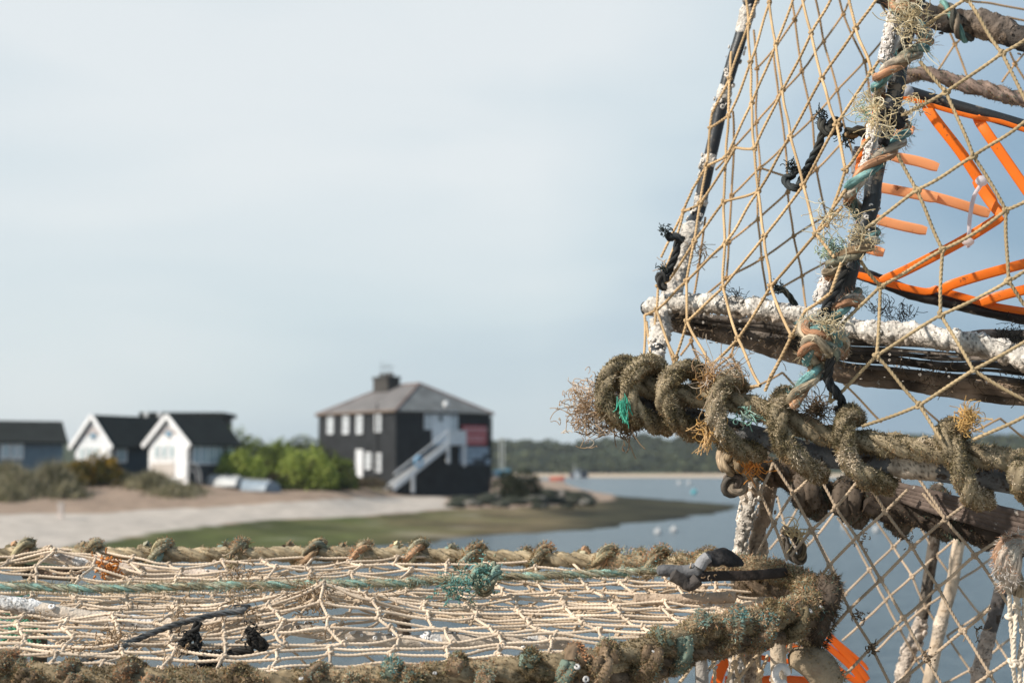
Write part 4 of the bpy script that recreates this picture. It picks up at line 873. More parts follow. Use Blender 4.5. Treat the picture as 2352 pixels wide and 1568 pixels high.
chb = ['A 1205,-20 1225,150 1280,545 1360,910 1390,1300 C 1470,260', 'A 1380,-20 1445,320 1550,690 B 145,680 190,960 290,1290 300,1400', 'A 910,230 935,525 930,940 960,1285 C 1160,-60', 'A 1060,400 1100,740 1160,1200 C 1170,60 1215,395 1280,700 1310,940', 'A 960,1285 C 940,130 940,270 970,570 1010,850',
 'A 750,850 760,1130 740,1500 C 720,440 700,720', 'C 540,250 490,630 450,870', 'B 150,-20 185,110 350,470 390,740', 'A 1225,150 1310,-20', 'A 935,525 1080,360 1225,150', 'A 1280,545 1445,320 1600,110', 'A 930,940 1100,740 1280,545', 'A 1360,910 1550,690 B 350,470 500,290',
 'A 760,1130 930,940', 'A 740,1500 960,1285 1130,1130 1360,910', 'A 620,1300 760,1130', 'A 1390,1300 1600,1080', 'C 720,440 940,270 1170,60 A 1390,1300', 'C 490,630 720,440', 'C 700,720 970,570 1215,395 1430,260 1580,180', 'C 500,880 700,720', 'C 1010,850 1280,700 1500,570', 'B 35,330 185,110 240,-10',
 'C 240,1190 300,1380', 'C 350,1310 430,1200 510,1420', 'C 590,1420 740,1310 880,1570 1130,1440 1260,1580', 'C 740,1310 770,1180', 'F 470,330 540,400 790,660', 'F 1100,540 1270,690', 'F 1490,730 1700,630 1900,790', 'B 440,-20 560,170', 'C 430,1200 440,1100',
 'B 990,220 1040,340 1130,580', 'B 910,540 1040,340 1140,240', 'B 1460,400 1500,490 1600,650', 'B 1400,630 1500,490 1600,380', 'B 1150,10 1330,30 1600,80', 'B 1440,130 1600,165']
NB = nodes_net(None, chb, plLb, .00115, TAN2, U, tol=7)
plR = plane((2060, 200, .965), (2352, 100, .93), (2300, 1050, .92))
chr_ = ['B 1080,-100 1130,-10 1400,410 1590,790', 'B 770,470 970,705 1180,1195 D 1430,200 1450,740 1600,960', 'B 600,1180 745,1455 D 945,500 930,1000 1180,1420 F 1930,510', 'D 320,590 470,780 440,1310 F 1080,530 1250,790', 'F 400,220 395,510',
 'B 790,215 1130,-10', 'B 610,900 970,705 1400,410 1600,290', 'D 350,340 B 745,1455 1180,1195 1600,910', 'D 160,1090 470,780 945,500 1430,200 1600,120', 'F 395,510 754,150 D 930,1000 1450,740 1600,650', 'F 640,690 1080,530 1494,260 D 1600,1190', 'F 1490,795 1930,590']
NR = nodes_net(None, chr_, plR, .00132, (.40, .30, .175), U, tol=7, sag=.02)
# dark stretched cord with knots
m = M(); rope(m, pts3('A 1440,1010 1400,1130 1330,1260 1270,1390', [1.05, 1.05, 1.06, 1.07]), .0030, [(.035, .042, .045)]*3)
rope(m, pts3('A 1275,1390 1240,1440 1180,1420 1150,1370 1210,1340 1240,1290', [1.065, 1.055, 1.06, 1.07, 1.065, 1.07]), .0030, [(.035, .042, .045)]*3)
rope(m, pts3('A 1430,920 1440,980 1500,1020 1560,980 1540,920 1500,960 1450,1030', [1.05, 1.045, 1.04, 1.05, 1.06, 1.05, 1.045]), .0034, [(.035, .04, .04)]*3)
rope(m, pts3('B 200,1020 260,1020 300,1000 350,1020 400,960', [1.03]), .0042, [(.05, .045, .035), (.22, .14, .07), (.03, .03, .03)])
rope(m, pts3('C 330,430 310,540 270,640 230,730', [1.17]), .0034, [(.03, .035, .04)]*3); rope(m, pts3('C 370,430 310,400 270,410 250,380', [1.16]), .0034, [(.03, .035, .04)]*3)
rope(m, pts3('C 240,740 200,690 185,730 210,780 240,790', [1.16]), .0034, [(.03, .035, .04)]*3); rope(m, pts3('C 1080,790 1150,820 1200,880 1230,930', [1.13]), .0026, [(.04, .05, .045)]*3)
co_ = build('tarred_cord', m, MT['rope'], U)
m = M()
for s_, d, dv in (('A 1430,900', 1.05, (-.2, 0, 1)), ('A 1205,1290', 1.065, (0, 0, 1)), ('C 240,370', 1.16, (-.3, 0, .8)), ('C 230,660', 1.17, (-.3, 0, .8)), ('C 1090,800', 1.12, (0, 0, .5)), ('B 200,1060', 1.03, (.2, 0, -.6))):
    x, y = q(s_)[0]; tuft(m, P(x, y, d), 40, .006, .00035, [(.03, .035, .035), (.05, .06, .055)], dv, .5, .3, root=.0022)
build('frayed_fibres', m, MT['moss'], co_)
# -- mossy rim: inner tube, long rope, coils
pI = pts3('E 330,470 700,545 1000,640 1300,725 1600,810 F 250,900 600,950 900,985 1250,1030 1700,1105 2000,1160', list(np.linspace(1.04, .95, 11))); pI = ext(pI, .17)
crusted(U, pI, .0078, 'rim_tube', mat='dark', base=(.17, .17, .17), n=260, size=.004, crust=[(.43, .52, .0012), (.80, .9, .0014)], castcol=(.66, .56, .45))
plM = lambda x: np.interp(x, [1370, 2352], [1.03, .94])
def mp_(s_, dd): return [P(x, y, plM(x)+k) for (x, y), k in zip(q(s_), np.interp(np.linspace(0, 1, len(q(s_))), np.linspace(0, 1, len(dd)), dd))]
pth, ro = mossy(U, ext(mp_('E 330,330 560,350 700,400 850,440 1000,465 1150,470 1300,500 1480,560 1640,610 F 170,680 420,770 680,810 1000,850 1250,880 1400,900 1650,930 1960,990', [-.003]), .17), .0078, 9500, 'rim_rope')
coils = ['E 545,230 420,230 330,300 295,430 320,540 400,620 520,660', 'E 740,270 660,205 560,240 490,370 500,500 560,600 680,670 800,700', 'E 1050,290 930,250 820,300 760,420 780,540 850,640 960,720 1090,750', 'E 1340,390 1260,340 1190,400 1150,540 1165,680 1230,790 1350,870 1500,890',
 'E 1730,500 1680,460 1630,560 1640,720 1700,860 1800,960 1900,1030 F 330,1060', 'F 130,520 60,470 20,560 20,720 60,860 160,1000 330,1040', 'F 600,640 545,590 500,680 510,830 560,980 680,1090 860,1150', 'F 1390,740 1320,700 1280,770 1350,900 1400,1040 1440,1160 1490,1240 1600,1260', 'F 1880,960 1850,1000 1850,1120 1900,1230']
coils.pop(5)
for c_ in coils:
    n_ = len(q(c_)); dd = [.012]+[-.006, -.016, -.020, -.020, -.016, -.006][:n_-2]+[.012]
    mossy(U, mp_(c_, dd), .0064, 5000, 'rope_coil')
x, y = q('E 215,560')[0]; m = M(); tuft(m, P(x, y, 1.03), 380, .017, .00026, STRAW, (-.3, -.1, -.1), 1.0, .85, K=13, root=.009); tuft(m, P(x-2, y-10, 1.03), 6, .022, .00026, STRAW, (-.8, 0, .5), .6, .35, K=11, root=.008); x, y = q('E 420,640')[0]; tuft(m, P(x, y, 1.02), 60, .02, .0004, STR, (0, 0, -1), .5, .5, root=.008)
build('frayed_end', m, MT['moss'], U)
m = M(); x, y = q('E 440,500')[0]; tuft(m, P(x, y, .995), 40, .012, .0003, [(.08, .42, .30), (.12, .5, .36)], (.1, 0, -1), .15, .1, root=.002); x, y = q('E 1380,610')[0]; tuft(m, P(x, y, .985), 40, .008, .0005, [(.3, .5, .42), (.4, .5, .42)], (.6, -.2, -.3), .3, .3, root=.003)
x, y = q('E 1090,690')[0]; tuft(m, P(x, y, .985), 60, .016, .0004, [(.68, .42, .15), (.6, .4, .2)], (0, 0, -1), .3, .3, root=.003)
build('coloured_threads', m, MT['moss'], U)
# -- dark back bars, upper right
pp, o_ = crusted(U, ext(pts3('B 480,-60 700,60 900,140 1250,190 1420,240 1700,360', [1.24, 1.23, 1.22, 1.2, 1.19, 1.17]), .15), .0100, 'cross_bar', mat='dark', base=(.05, .042, .036), nm=.30, n=120, size=.004, crust=[(.25, .42, .0022), (.5, .62, .0016)], castcol=(.17, .135, .11))
m = M(); rope(m, helix(spline(pts3('B 900,120 1100,200 1300,150', [1.2]), step=.002), .010, .05), .0045, [(.12, .3, .28), (.2, .16, .12), (.08, .08, .07)]); build('rope_wrap', m, MT['rope'], o_)
mossy(U, ext(pts3('B 640,600 780,560 1000,610 1150,660 1300,690 1450,740 1640,770', list(np.linspace(1.2, 1.16, 7))), .16), .0062, 1500, 'rope_bar', pal=[(.12, .2, .13), (.25, .18, .14), (.10, .14, .09), (.3, .24, .18)], base=(.22, .16, .13))
# -- orange plastic entrance grid on black bars
e_ = bpy.data.objects.new('entrance_grid', None); C.objects.link(e_); e_.parent = U; e_.matrix_parent_inverse = Matrix.Translation(U.location).inverted(); e_.location = P(2200, 450, 1.1)
def strap(s_, d, w_, t_, col, name, mat='plastic', par=e_, prof='flat'):
    path = spline(pts3(s_, d), step=.004); m = M(); n = len(path)
    t, a, b = frames(path); vd = path-CAM; vd /= np.linalg.norm(vd, axis=1)[:, None]; sd = np.cross(t, vd); sd /= np.linalg.norm(sd, axis=1)[:, None]; fwd = np.cross(sd, t)
    th = np.linspace(0, 2*np.pi, 16, endpoint=False); ex = .45; cx = np.sign(np.cos(th))*np.abs(np.cos(th))**ex; cy = np.sign(np.sin(th))*np.abs(np.sin(th))**ex
    ww = np.full(n, w_/2); ww[0] *= .8; ww[-1] *= .8
    V_ = path[:, None]+sd[:, None]*(cx[None]*ww[:, None])[..., None]+fwd[:, None]*(cy*t_/2)[None, :, None]
    m.add(V_.reshape(-1, 3), ringfaces(n, 16), col); m.add(V_[0], [list(range(16))], col); m.add(V_[-1], [list(range(16))], col)
    return build(name, m, MT[mat], par)
OR = (.95, .20, .012); OR_BACKLIT = (1.0, .44, .19)  # second tone: same orange plastic with back light put into the colour
b1 = crusted(e_, ext(pts3('B 640,690 900,770 1250,870 1640,985', [1.10, 1.10, 1.09, 1.08]), .08), .0046, 'bar', base=(.02, .02, .02))[1]
b2 = crusted(e_, pts3('D 240,660 480,740 700,830 1000,900 1300,970 1640,1040', list(np.linspace(1.11, 1.07, 6))), .0050, 'bar', base=(.03, .022, .018), nm=.12)[1]
for s_, d, w_ in (('B 600,735 800,790 1000,850 1200,900 1400,935 1640,1020', [1.085, 1.07], .0035), ('D 290,690 480,745 800,820 900,800 990,830 1200,890 1330,930 1500,960 1640,980', [1.095, 1.06], .0055)):
    strap(s_, d, w_, .004, OR, 'strip')
for s_, d, w_ in (('B 810,800 900,930 1100,1190 1340,1560', [1.085, 1.07], .0078), ('D 1200,-30 1310,130 1395,235', [1.072, 1.06], .0078), ('D 1400,245 1100,430 700,640 470,745', [1.06, 1.075], .0078), ('B 1205,900 1300,1040 1480,1300 1640,1530', [1.08, 1.06], .0078), ('D 930,820 1010,770 1300,680 1640,590', [1.07, 1.05], .0075), ('D 1240,905 1400,850 1640,790', [1.065, 1.05], .0075)):
    strap(s_, d, w_, .005, OR, 'finger')
for s_, w_ in (('B 560,1200 750,1235 910,1283', .0080), ('B 440,1430 700,1480 900,1520', .008), ('D 740,60 1000,130 1300,225', .0080), ('D 370,250 600,310 820,357', .0078), ('D 330,480 420,505 495,525', .0078), ('B 600,970 660,985 722,1002', .0080)):
    strap(s_, [1.105, 1.10], w_, .005, OR_BACKLIT, 'finger')
m = None
strap('B 440,720 450,860 420,950', [1.02], .008, .005, OR, 'finger'); strap('B 390,1050 345,1200 320,1330', [1.03], .010, .005, OR, 'finger'); strap('B 310,1130 300,1230 290,1330', [1.04], .010, .01, (.22, .22, .23), 'clip', 'rubber')
m = M(); pp = spline(pts3('B 1240,1385 1235,1420 D 1190,80 1165,180 1150,290 1148,370 1140,440 1140,480', [1.055]), step=.003); tube(m, pp, .0016, 8, (.80, .74, .76)); x, y = q('B 1245,1385')[0]; c = P(x, y, 1.05); tube(m, spline([c+[-.004, 0, 0], c+[.004, 0, 0]], n=6), [.002, .0035, .004, .004, .0035, .002], 10, (.85, .8, .82)); x, y = q('D 1140,440')[0]; c = P(x, y, 1.05); tube(m, spline([c+[-.004, 0, 0], c+[.004, 0, 0]], n=5), [.0015, .003, .003, .003, .0015], 10, (.85, .75, .72))
build('cable_tie', m, MT['pale'], e_)
x, y = q('B 665,705')[0]; m = M(); c = P(x, y, 1.085); tube(m, spline([c+[0, .004, 0], c-[0, .004, 0]], n=7), [.002, .0045, .0055, .006, .0055, .0045, .002], 14, (.4, .4, .42)); build('rivet', m, MT['boat'], e_)
# the rest of the pot beyond the picture: ridge, end hoop and their netting
eb, eu = pI[-1], pR[-1]
crusted(U, [eb, eu*.5+eb*.5+np.array([.01, .01, 0]), eu, eu+np.array([.02, -.01, .16]), P(2760, -60, 1.0), P(2560, -330, 1.02), TOPM+np.array([.05, .01, .035]), TOPL+np.array([.05, .01, .045])], .006, 'end_hoop')
patch_net(U, plR, lambda x, y: x > 2410 and x < 2840-.02*max(y, 0) and -300+.8*abs(x-2450) < y < 1090+.2*(x-2352), .00125, (.40, .30, .175), box=(2100, 2900, -420, 1250))
patch_net(U, plR, lambda x, y: 2130-.25*y < x <= 2410 and -280 < y < -30, .00125, (.40, .30, .175), box=(2100, 2900, -420, 1250))
patch_net(U, plL, lambda x, y: 1725-.30*y < x < 2110-.1*y and -300 < y < -25, .0012, TAN, box=(1700, 2300, -420, 0), step=62, ratio=1.6)
# ================================================= the lower right pot
RP = thing('lobster_pot', 'lower right lobster pot of pale netting under the tilted one', 'lobster pot', P(2000, 1400, 1.2), 'stacked lobster pots')
plF = plane((1700, 1100, 1.10), (2352, 1100, 1.02), (2000, 1568, 1.06)); plK = plane((1700, 1100, 1.42), (2352, 1100, 1.36), (2000, 1568, 1.38))
DKM = [(.10, .075, .045), (.16, .11, .07), (.07, .055, .035), (.22, .15, .10), (.12, .16, .12)]
mossy(RP, pts3('E 1290,960 1500,1010 1700,1090 F 330,1200 600,1260 900,1320 1200,1380 1500,1420 1950,1500', [1.11, 1.13, 1.14, 1.14, 1.13, 1.12, 1.10, 1.09, 1.07]), .0105, 6000, 'rim_rope', pal=DKM, low=DKM, base=(.12, .085, .06))
for k, s_ in enumerate(['F 250,1080 200,1200 300,1320', 'F 560,1150 520,1260 600,1380', 'F 900,1180 860,1320 940,1430', 'F 1230,1230 1190,1380 1280,1470', 'F 1560,1300 1510,1440 1600,1540']):
    mossy(RP, pts3(s_, [1.14, 1.10, 1.14]), .0105, 1500, 'rope_coil', pal=DKM, low=DKM, base=(.11, .085, .065))
mossy(RP, pts3('F 700,1250 1100,1330 1500,1450 1950,1560', [1.10, 1.08, 1.05, 1.03]), .0130, 2200, 'rim_rope', pal=DKM, low=DKM, base=(.05, .038, .03))
m = M()
for a in range(5):
    tube(m, spline(pts3(f'F {620+40*a},{1090+22*a} 1000,{1160+28*a} 1400,{1260+34*a} 1900,{1370+42*a}', [1.1, 1.07, 1.04, 1.0]), step=.004), .0028, 8, (.12, .09, .075), namp=.3, ns=150)
build('base_slats', m, MT['slat'], RP)
m = M(); rope(m, pts3('E 1400,900 1250,880 1215,930 1240,1010 1290,1000 1280,920 1330,900 1340,990 1400,1060', [1.12, 1.10, 1.09, 1.08, 1.09, 1.08, 1.09, 1.08, 1.12]), .0062, [(.48, .37, .26), (.42, .31, .21), (.50, .42, .32)]); build('rope_knot', m, MT['rope'], RP)
m = M(); rope(m, pts3('E 1310,1060 1250,1110 1260,1180 1330,1170 1330,1090 1280,1090', [1.09]), .006, [(.16, .13, .11), (.3, .25, .2), (.1, .09, .08)]); rope(m, pts3('G 700,310 790,350 850,420 870,520 850,560 800,540 740,440 705,370', [1.12]), .004, [(.10, .085, .07), (.25, .2, .15), (.1, .09, .08)]); build('tarred_cord', m, MT['rope'], RP)
m = M()
for s_, n_, L_, d, dv, pl_ in (('E 1420,960', 110, .022, 1.07, (0, -.4, -.5), [(.72, .32, .08), (.62, .3, .1)]), ('G 810,330', 60, .026, 1.11, (.3, 0, .2), FR), ('H 200,380', 16, .012, 1.04, (1, 0, -.3), STR), ('H 150,1010', 30, .014, 1.04, (.6, 0, -.9), STR), ('H 715,1350', 40, .006, 1.04, (0, 0, .3), STR), ('H 540,400', 16, .014, 1.05, (-.6, 0, 0), STR), ('H 1120,1130', 14, .02, 1.05, (.2, 0, -1), STR), ('H 265,1290', 30, .012, 1.04, (.1, 0, -.8), STR)):
    x, y = q(s_)[0]; k_ = .5 if pl_ is STR else .7; tuft(m, P(x, y, d), int(n_*.6), L_*k_, .0004, pl_, dv, .7, .6, root=.003)
build('frayed_twine', m, MT['moss'], RP)
# posts
BEI = (.50, .40, .30)
crusted(RP, pts3('E 1440,1090 1440,1180 1400,1320 1370,1450 1340,1600 G 360,520 340,1100 300,1900', [1.15]), .0046, 'post', mat='dark', base=(.35, .29, .23), n=420, size=.0045, crust=[(.1, 1, .0024)], castcol=(.60, .54, .47))
crusted(RP, pts3('E 1570,1150 1540,1300 1520,1420 G 520,260 500,470 480,1000 440,1900', [1.16]), .0060, 'post', mat='dark', base=(.34, .25, .18), n=160, size=.004, crust=[(.2, 1, .0022)], castcol=(.5, .38, .28))
crusted(RP, pts3('E 1330,1120 1390,1280 1400,1320', [1.15]), .004, 'brace', mat='dark', base=(.5, .42, .34))
crusted(RP, pts3('H 790,300 745,600 700,900 680,1010 640,1150 560,1330 500,1620 430,2100', [1.38]), .0056, 'post', mat='dark', base=(.10, .085, .07), n=300, size=.006, zone=(.36, 1), crust=[(.40, 1, .0022)], castcol=(.52, .44, .37))
crusted(RP, pts3('H 1015,280 960,500 930,720 880,900 830,1070 790,1260 720,1620 640,2100', [1.36]), .0058, 'post', mat='dark', base=BEI, n=60, size=.005, crust=[(.4, .55, .001)], castcol=(.6, .5, .4))
crusted(RP, pts3('H 1330,760 1300,900 1250,1080 1200,1250 1160,1420 1120,1640 1010,2400', [1.20]), .0056, 'post', mat='dark', base=(.10, .09, .085), n=420, size=.0045, crust=[(.22, 1, .0012)], castcol=(.46, .38, .32))
chf = ['F 300,1040 440,1310 600,1540 H 335,720 525,1030 715,1370 850,1600', 'F 690,1120 820,1340 H 595,450 805,780 1010,1140 1230,1490 1290,1600', 'F 1075,1090 1280,1400 H 1110,520 1330,840', 'E 1590,970 1745,1200 G 945,310 1090,600 1255,960 1440,1270 1600,1600', 'E 1385,1010 1490,1200 G 635,260 745,560',
 'E 1490,1200 1610,980', 'G 500,510 635,260 E 1745,1200 1900,1060', 'G 770,530 945,310 F 440,1310 630,1080', 'G 985,730 1090,600 F 600,1540 H 375,165', 'H 375,165 560,-20', 'H -150,1200 80,960 335,720 595,450 870,225 1090,60', 'G 1010,1240 1255,960', 'H 240,1270 525,1030 805,780 1110,520 1410,310', 'H 40,1500 265,1270', 'H 440,1600 715,1370 1010,1140 1230,950', 'H 1080,1600 1230,1490 1420,1360', 'H 680,10 860,225', 'H 1330,840 1390,940']
nodes_net(None, chf, plF, .00128, GREY, RP, tol=9)
chk = ['H 270,190 440,450 595,690 705,940 800,1090', 'H -20,210 135,430 245,640 375,890 490,1120 630,1370 740,1560', 'H 640,250 790,520 900,670 1020,840 1150,1000 1310,1270 1420,1430', 'H 880,1180 1070,1460 1130,1600', 'H 40,840 245,640 440,450 640,250', 'H -100,1010 60,840', 'H 20,1220 190,1060 375,890 595,690 790,520 970,370', 'H 290,1310 490,1120 705,940 840,850', 'H 970,730 1180,590 1320,480', 'H 880,1180 1150,1000 1250,920', 'H 850,1570 1070,1460 1310,1270 1430,1180', 'H 450,1600 630,1370 760,1270', 'G 665,40 735,300 870,570', 'G 600,470 735,300 850,90', 'G 860,90 980,370 1110,600 1220,850', 'G 870,480 980,370 1150,150', 'G 1100,960 1220,850 1420,640', 'G 850,90 860,90 1150,150']
nodes_net(None, chk, plK, .00125, (.50, .38, .27), RP, tol=9)
patch_net(RP, plF, lambda x, y: (x > 2400 and x < 2760 and 1250 < y < 2300) or (1760 < x <= 2400 and 1660 < y < 2300), .0012, GREY, box=(1700, 2900, 1200, 2400), step=70, ratio=1.4)
# hank of pale rope with twine ends at the right edge
m = M()
for k in range(5):
    rope(m, pts3(f'H {1520-10*k},{380+12*k} {1420+12*k},{400+8*k} {1330+26*k},{480+6*k} {1320+28*k},{640+10*k} {1370+26*k},{760+14*k}', [.97, .965, .96, .965, .98]), .0052, [(.62, .55, .46), (.60, .50, .42), (.5, .3, .2) if k == 0 else (.45, .42, .37)], pitch=.06)
hk = build('rope_hank', m, MT['rope'], RP)
m = M(); s, nn, i = surf(spline(pts3('H 1500,400 1360,460 1340,640 1400,780', [.962]), step=.003), .007, 900); fibres(m, s, nn, .0035, .0004, [(.66, .6, .52), (.6, .35, .22), (.7, .65, .6)], lean=1.2, curl=.8, droop=.6); build('frayed_fibres', m, MT['moss'], hk, smooth=False)
nodes_net(None, ['H 1380,770 1400,1020 1420,1400 1440,1600', 'H 1430,800 1450,940 1430,1200 1420,1400', 'H 1480,780 1450,940 1500,1140 1470,1400 1480,1600', 'H 1520,800 1500,1140 1530,1300', 'H 1400,1020 1390,900', 'H 1530,1300 1510,1600', 'H 1470,1400 1530,1300'], lambda x, y: .985, .0016, (.66, .57, .46), RP, tol=6)
# orange plastic below
eo = bpy.data.objects.new('entrance_grid', None); C.objects.link(eo); eo.parent = RP; eo.matrix_parent_inverse = Matrix.Translation(RP.location).inverted(); eo.location = P(1900, 1540, 1.25)
for s_, w_ in (('L 1980,990 2100,1110 2250,1270 2420,1480', .012), ('L 1960,1100 2120,1230 2300,1400 2400,1560', .010), ('L 1900,1180 2080,1330 2250,1460 2400,1540', .010), ('L 2100,1090 2350,1300 2420,1380', .006), ('L 1700,960 1820,1040 1960,1100', .012), ('L 1330,1200 1480,1150 1700,1180 1900,1290', .016), ('L 1080,1180 1060,1300 1010,1400 960,1560', .018), ('L 1060,1480 1300,1500 1560,1480 1900,1500', .014), ('L 1280,1130 1270,1300 1330,1400', .012), ('L 1380,1260 1500,1290 1700,1310', .008), ('L 1100,1190 1280,1120 1400,1130', .012)):
    strap(s_, [1.22], w_*.55, .006, (.85, .15, .01), 'finger', par=eo)
# ================================================= the lower left pot
LP = thing('lobster_pot', 'lower left lobster pot with flat netted top and shaggy rope rim', 'lobster pot', P(1000, 1450, 1.0), 'stacked lobster pots')
RIM = [(.13, .10, .055), (.28, .20, .10), (.38, .27, .15), (.26, .23, .12), (.52, .39, .24), (.50, .27, .15), (.32, .36, .27), (.60, .47, .32)]
# top plane: back rim 1.25 m away, front rim .90 m
def T(px, d):
    """point of the pot's top plane under photo column px at depth d"""
    y = 1275+(1.25-d)/.35*250*(.72+.28*(1.25-d)/.35); return P(px, y, d)
back = [(-60, 1272, 1.2), (150, 1272, 1.2), (400, 1273, 1.2), (650, 1272, 1.2), (900, 1273, 1.2), (1150, 1280, 1.19), (1400, 1288, 1.17), (1560, 1295, 1.15), (1700, 1302, 1.12), (1800, 1320, 1.09), (1860, 1352, 1.05), (1850, 1392, 1.01), (1760, 1420, .98), (1627, 1444, .955), (1531, 1480, .93), (1411, 1512, .91), (1300, 1528, .90), (1085, 1545, .89), (782, 1562, .885), (542, 1566, .885), (300, 1562, .885), (144, 1555, .885), (-60, 1540, .885)]
B3 = [P(*b) for b in back]
mossy(LP, B3[:9], .0060, 5000, 'rim_rope', pal=RIM, base=(.34, .27, .175), w=.0005, L=.0022)
mossy(LP, B3[7:], [.0076, .0088, .0092, .0092, .0090, .0088, .0086, .0084, .0080, .0078, .0078, .0078, .0078, .0078], 26000, 'rim_rope', pal=RIM, base=(.24, .185, .115), L=.0027)
pg = spline(B3[9:], step=.003); 
# tube below the front rim, dark
pt = [p+np.array([0, .004, -.0115]) for p in B3[8:]]
mossy(LP, pt, .0085, 9000, 'rim_rope', pal=DKM+[(.3, .22, .15)], base=(.13, .095, .065))
cs = M(); s, nn, i = surf(spline([p+np.array([0, -.004, -.010]) for p in B3[9:]], step=.003), .015, 500); k = (nn[:, 1] < -.2) & (vn(s, 45) > .3); casts(cs, s[k], nn[k], .0042, (.50, .48, .46)); build('worm_casts', cs, MT['shell'], LP)
# coils: back
def wrap(c, ax, R, n_=16, turns=1.15, adv=.02, ph=0.0):
    ax = np.asarray(ax, float); ax /= np.linalg.norm(ax); a = np.cross(ax, [0, 0, 1]); a /= np.linalg.norm(a); b = np.cross(a, ax)
    u = np.linspace(0, turns*2*np.pi, n_); return [c+ax*adv*(k/(2*np.pi)-turns/2)+R*(np.cos(k+ph)*a+np.sin(k+ph)*b) for k in u]
pb_ = spline(B3[:10], step=.002); bx = np.array([proj(p)[0] for p in pb_])
for x in (46, 199, 355, 535, 698, 811, 938, 1068, 1229, 1373, 1490, 1610):
    i = int(np.argmin(abs(bx-x))); c = pb_[i]; w_ = wrap(c+[0, 0, random.uniform(-.001, .0015)], pb_[min(i+3, len(pb_)-1)]-pb_[i-3], random.uniform(.0074, .0090), adv=random.uniform(.016, .034), turns=1.0, ph=2.2)
    c1, c2, c3 = random.sample([(.22, .34, .31), (.46, .34, .2), (.46, .27, .16), (.36, .34, .24), (.52, .42, .28), (.42, .36, .22)], 3)
    m = M(); pr_ = rope(m, w_, random.uniform(.0048, .0062), [c1, c2, c3], pitch=.04); o_ = build('rope_coil', m, MT['rope'], LP)
    m = M(); s, nn, i2 = surf(pr_, .0060, random.randint(500, 2200)); k = nn[:, 2] > -.2; fibres(m, s[k], nn[k], random.uniform(.0016, .0034), .0005, RIM+[TEAL, (.55, .28, .15)], lean=1.3, curl=1.0); build('frayed_fibres', m, MT['moss'], o_, smooth=False)
pf_ = spline(B3[10:], step=.002); fx_ = np.array([proj(p)[0] for p in pf_])
for x in (1800, 1722, 1640, 1535, 1440, 1350, 1255, 1085, 925, 770, 560, 330, 170, 40):
    k = np.where(abs(fx_-x) < 6)[0]; i = int(k[-1]) if len(k) else int(np.argmin(abs(fx_-x))); c = pf_[i]; w_ = wrap(c+[0, 0, -.004], pf_[min(i+3, len(pf_)-1)]-pf_[max(i-3, 0)], random.uniform(.0098, .0115), adv=random.uniform(.008, .034), turns=1.0, ph=2.5)
    mossy(LP, w_, random.uniform(.0050, .0072), 3600, 'rope_coil', pal=RIM+[random.choice([TEAL, (.6, .3, .15), (.3, .45, .4)])]*1, base=random.choice([(.2, .14, .09), (.15, .19, .15), (.19, .15, .09)]), L=.0027)
m = M(); PATCH[0] = 45.0; cp = spline(B3[6:14], step=.002); s, nn, i = surf(cp, .0092, 9000, jr=.16); k = nn[:, 2] > -.3
fibres(m, s[k], nn[k], .0030, .0006, RIM+[(.22, .36, .33), (.46, .42, .28), (.30, .27, .15), (.58, .27, .13), (.50, .32, .2)], lean=1.4, curl=1.1); PATCH[0] = 75.0
build('weed_clumps', m, MT['moss'], LP, smooth=False)
# -- top netting, in the plane of the pot top with a hump over the inner hoop
def topz(p):
    px, py, d = proj(p); dz = 0.0
    dz += .022*np.exp(-((px-745)/150)**2-((d-1.02)/.045)**2)      # gathered over the cross hoop
    dz += .012*np.exp(-((px-140)/110)**2-((d-1.17)/.04)**2)
    dz -= .006*np.exp(-((d-1.1)/.05)**2)
    return dz
def TP(x, d):                      # x in metres, d depth: the plane from back rim to front rim
    t = (1.2-d)/.31; zb, zf = P(1176, 1276, 1.2)[2], P(1176, 1548, .89)[2]
    z = zb+(zf-zb)*t; y = P(1176, 1276, 1.2)[1]+(P(1176, 1548, .89)[1]-P(1176, 1276, 1.2)[1])*t
    p = np.array([x, y, z]); p[2] += topz(p); return p
rimx = lambda d: float(np.interp(d, [.89, .93, .98, 1.01, 1.05, 1.09, 1.2], [proj(P(1300, 1, .9))[0], 1531, 1745, 1840, 1850, 1790, 1500]))
nd, ed, gi = [], [], {}
nr = 22; sx = .036
for j in range(nr):
    for i in range(-16, 14):
        d = 1.195-(j/(nr-1))*.31; x = i*sx-.10+.0035*math.sin(j*.9)+RNG.normal()*.003+.0032*j
        dj = d+.012*math.sin(i*.5+.6)+.010*min(0, (i+5)*.35)*math.sin(math.pi*j/(nr-1))+.003*math.sin(i*1.7+j)+RNG.normal()*.0022
        dj = min(max(dj, .893), 1.198)
        p = TP(x, dj); px = proj(p)[0]
        if px > rimx(dj)-6 or px < -90: continue
        gi[(i, j)] = len(nd); nd.append(p+np.array([0, 0, RNG.normal()*.0012]))
for (i, j), a in gi.items():
    if (i+1, j) in gi: ed.append((a, gi[(i+1, j)]))
    if (i, j+1) in gi: ed.append((a, gi[(i, j+1)]))
    if (i+1, j) not in gi and i > 0:                         # fasten to the rim
        d = proj(nd[a])[2]; nd.append(TP((rimx(d)-W2)/F*d+.004, d)); ed.append((a, len(nd)-1))
m = M(); net(m, nd, ed, .00112, PINK, sag=.03); build('netting', m, MT['twine'], LP)
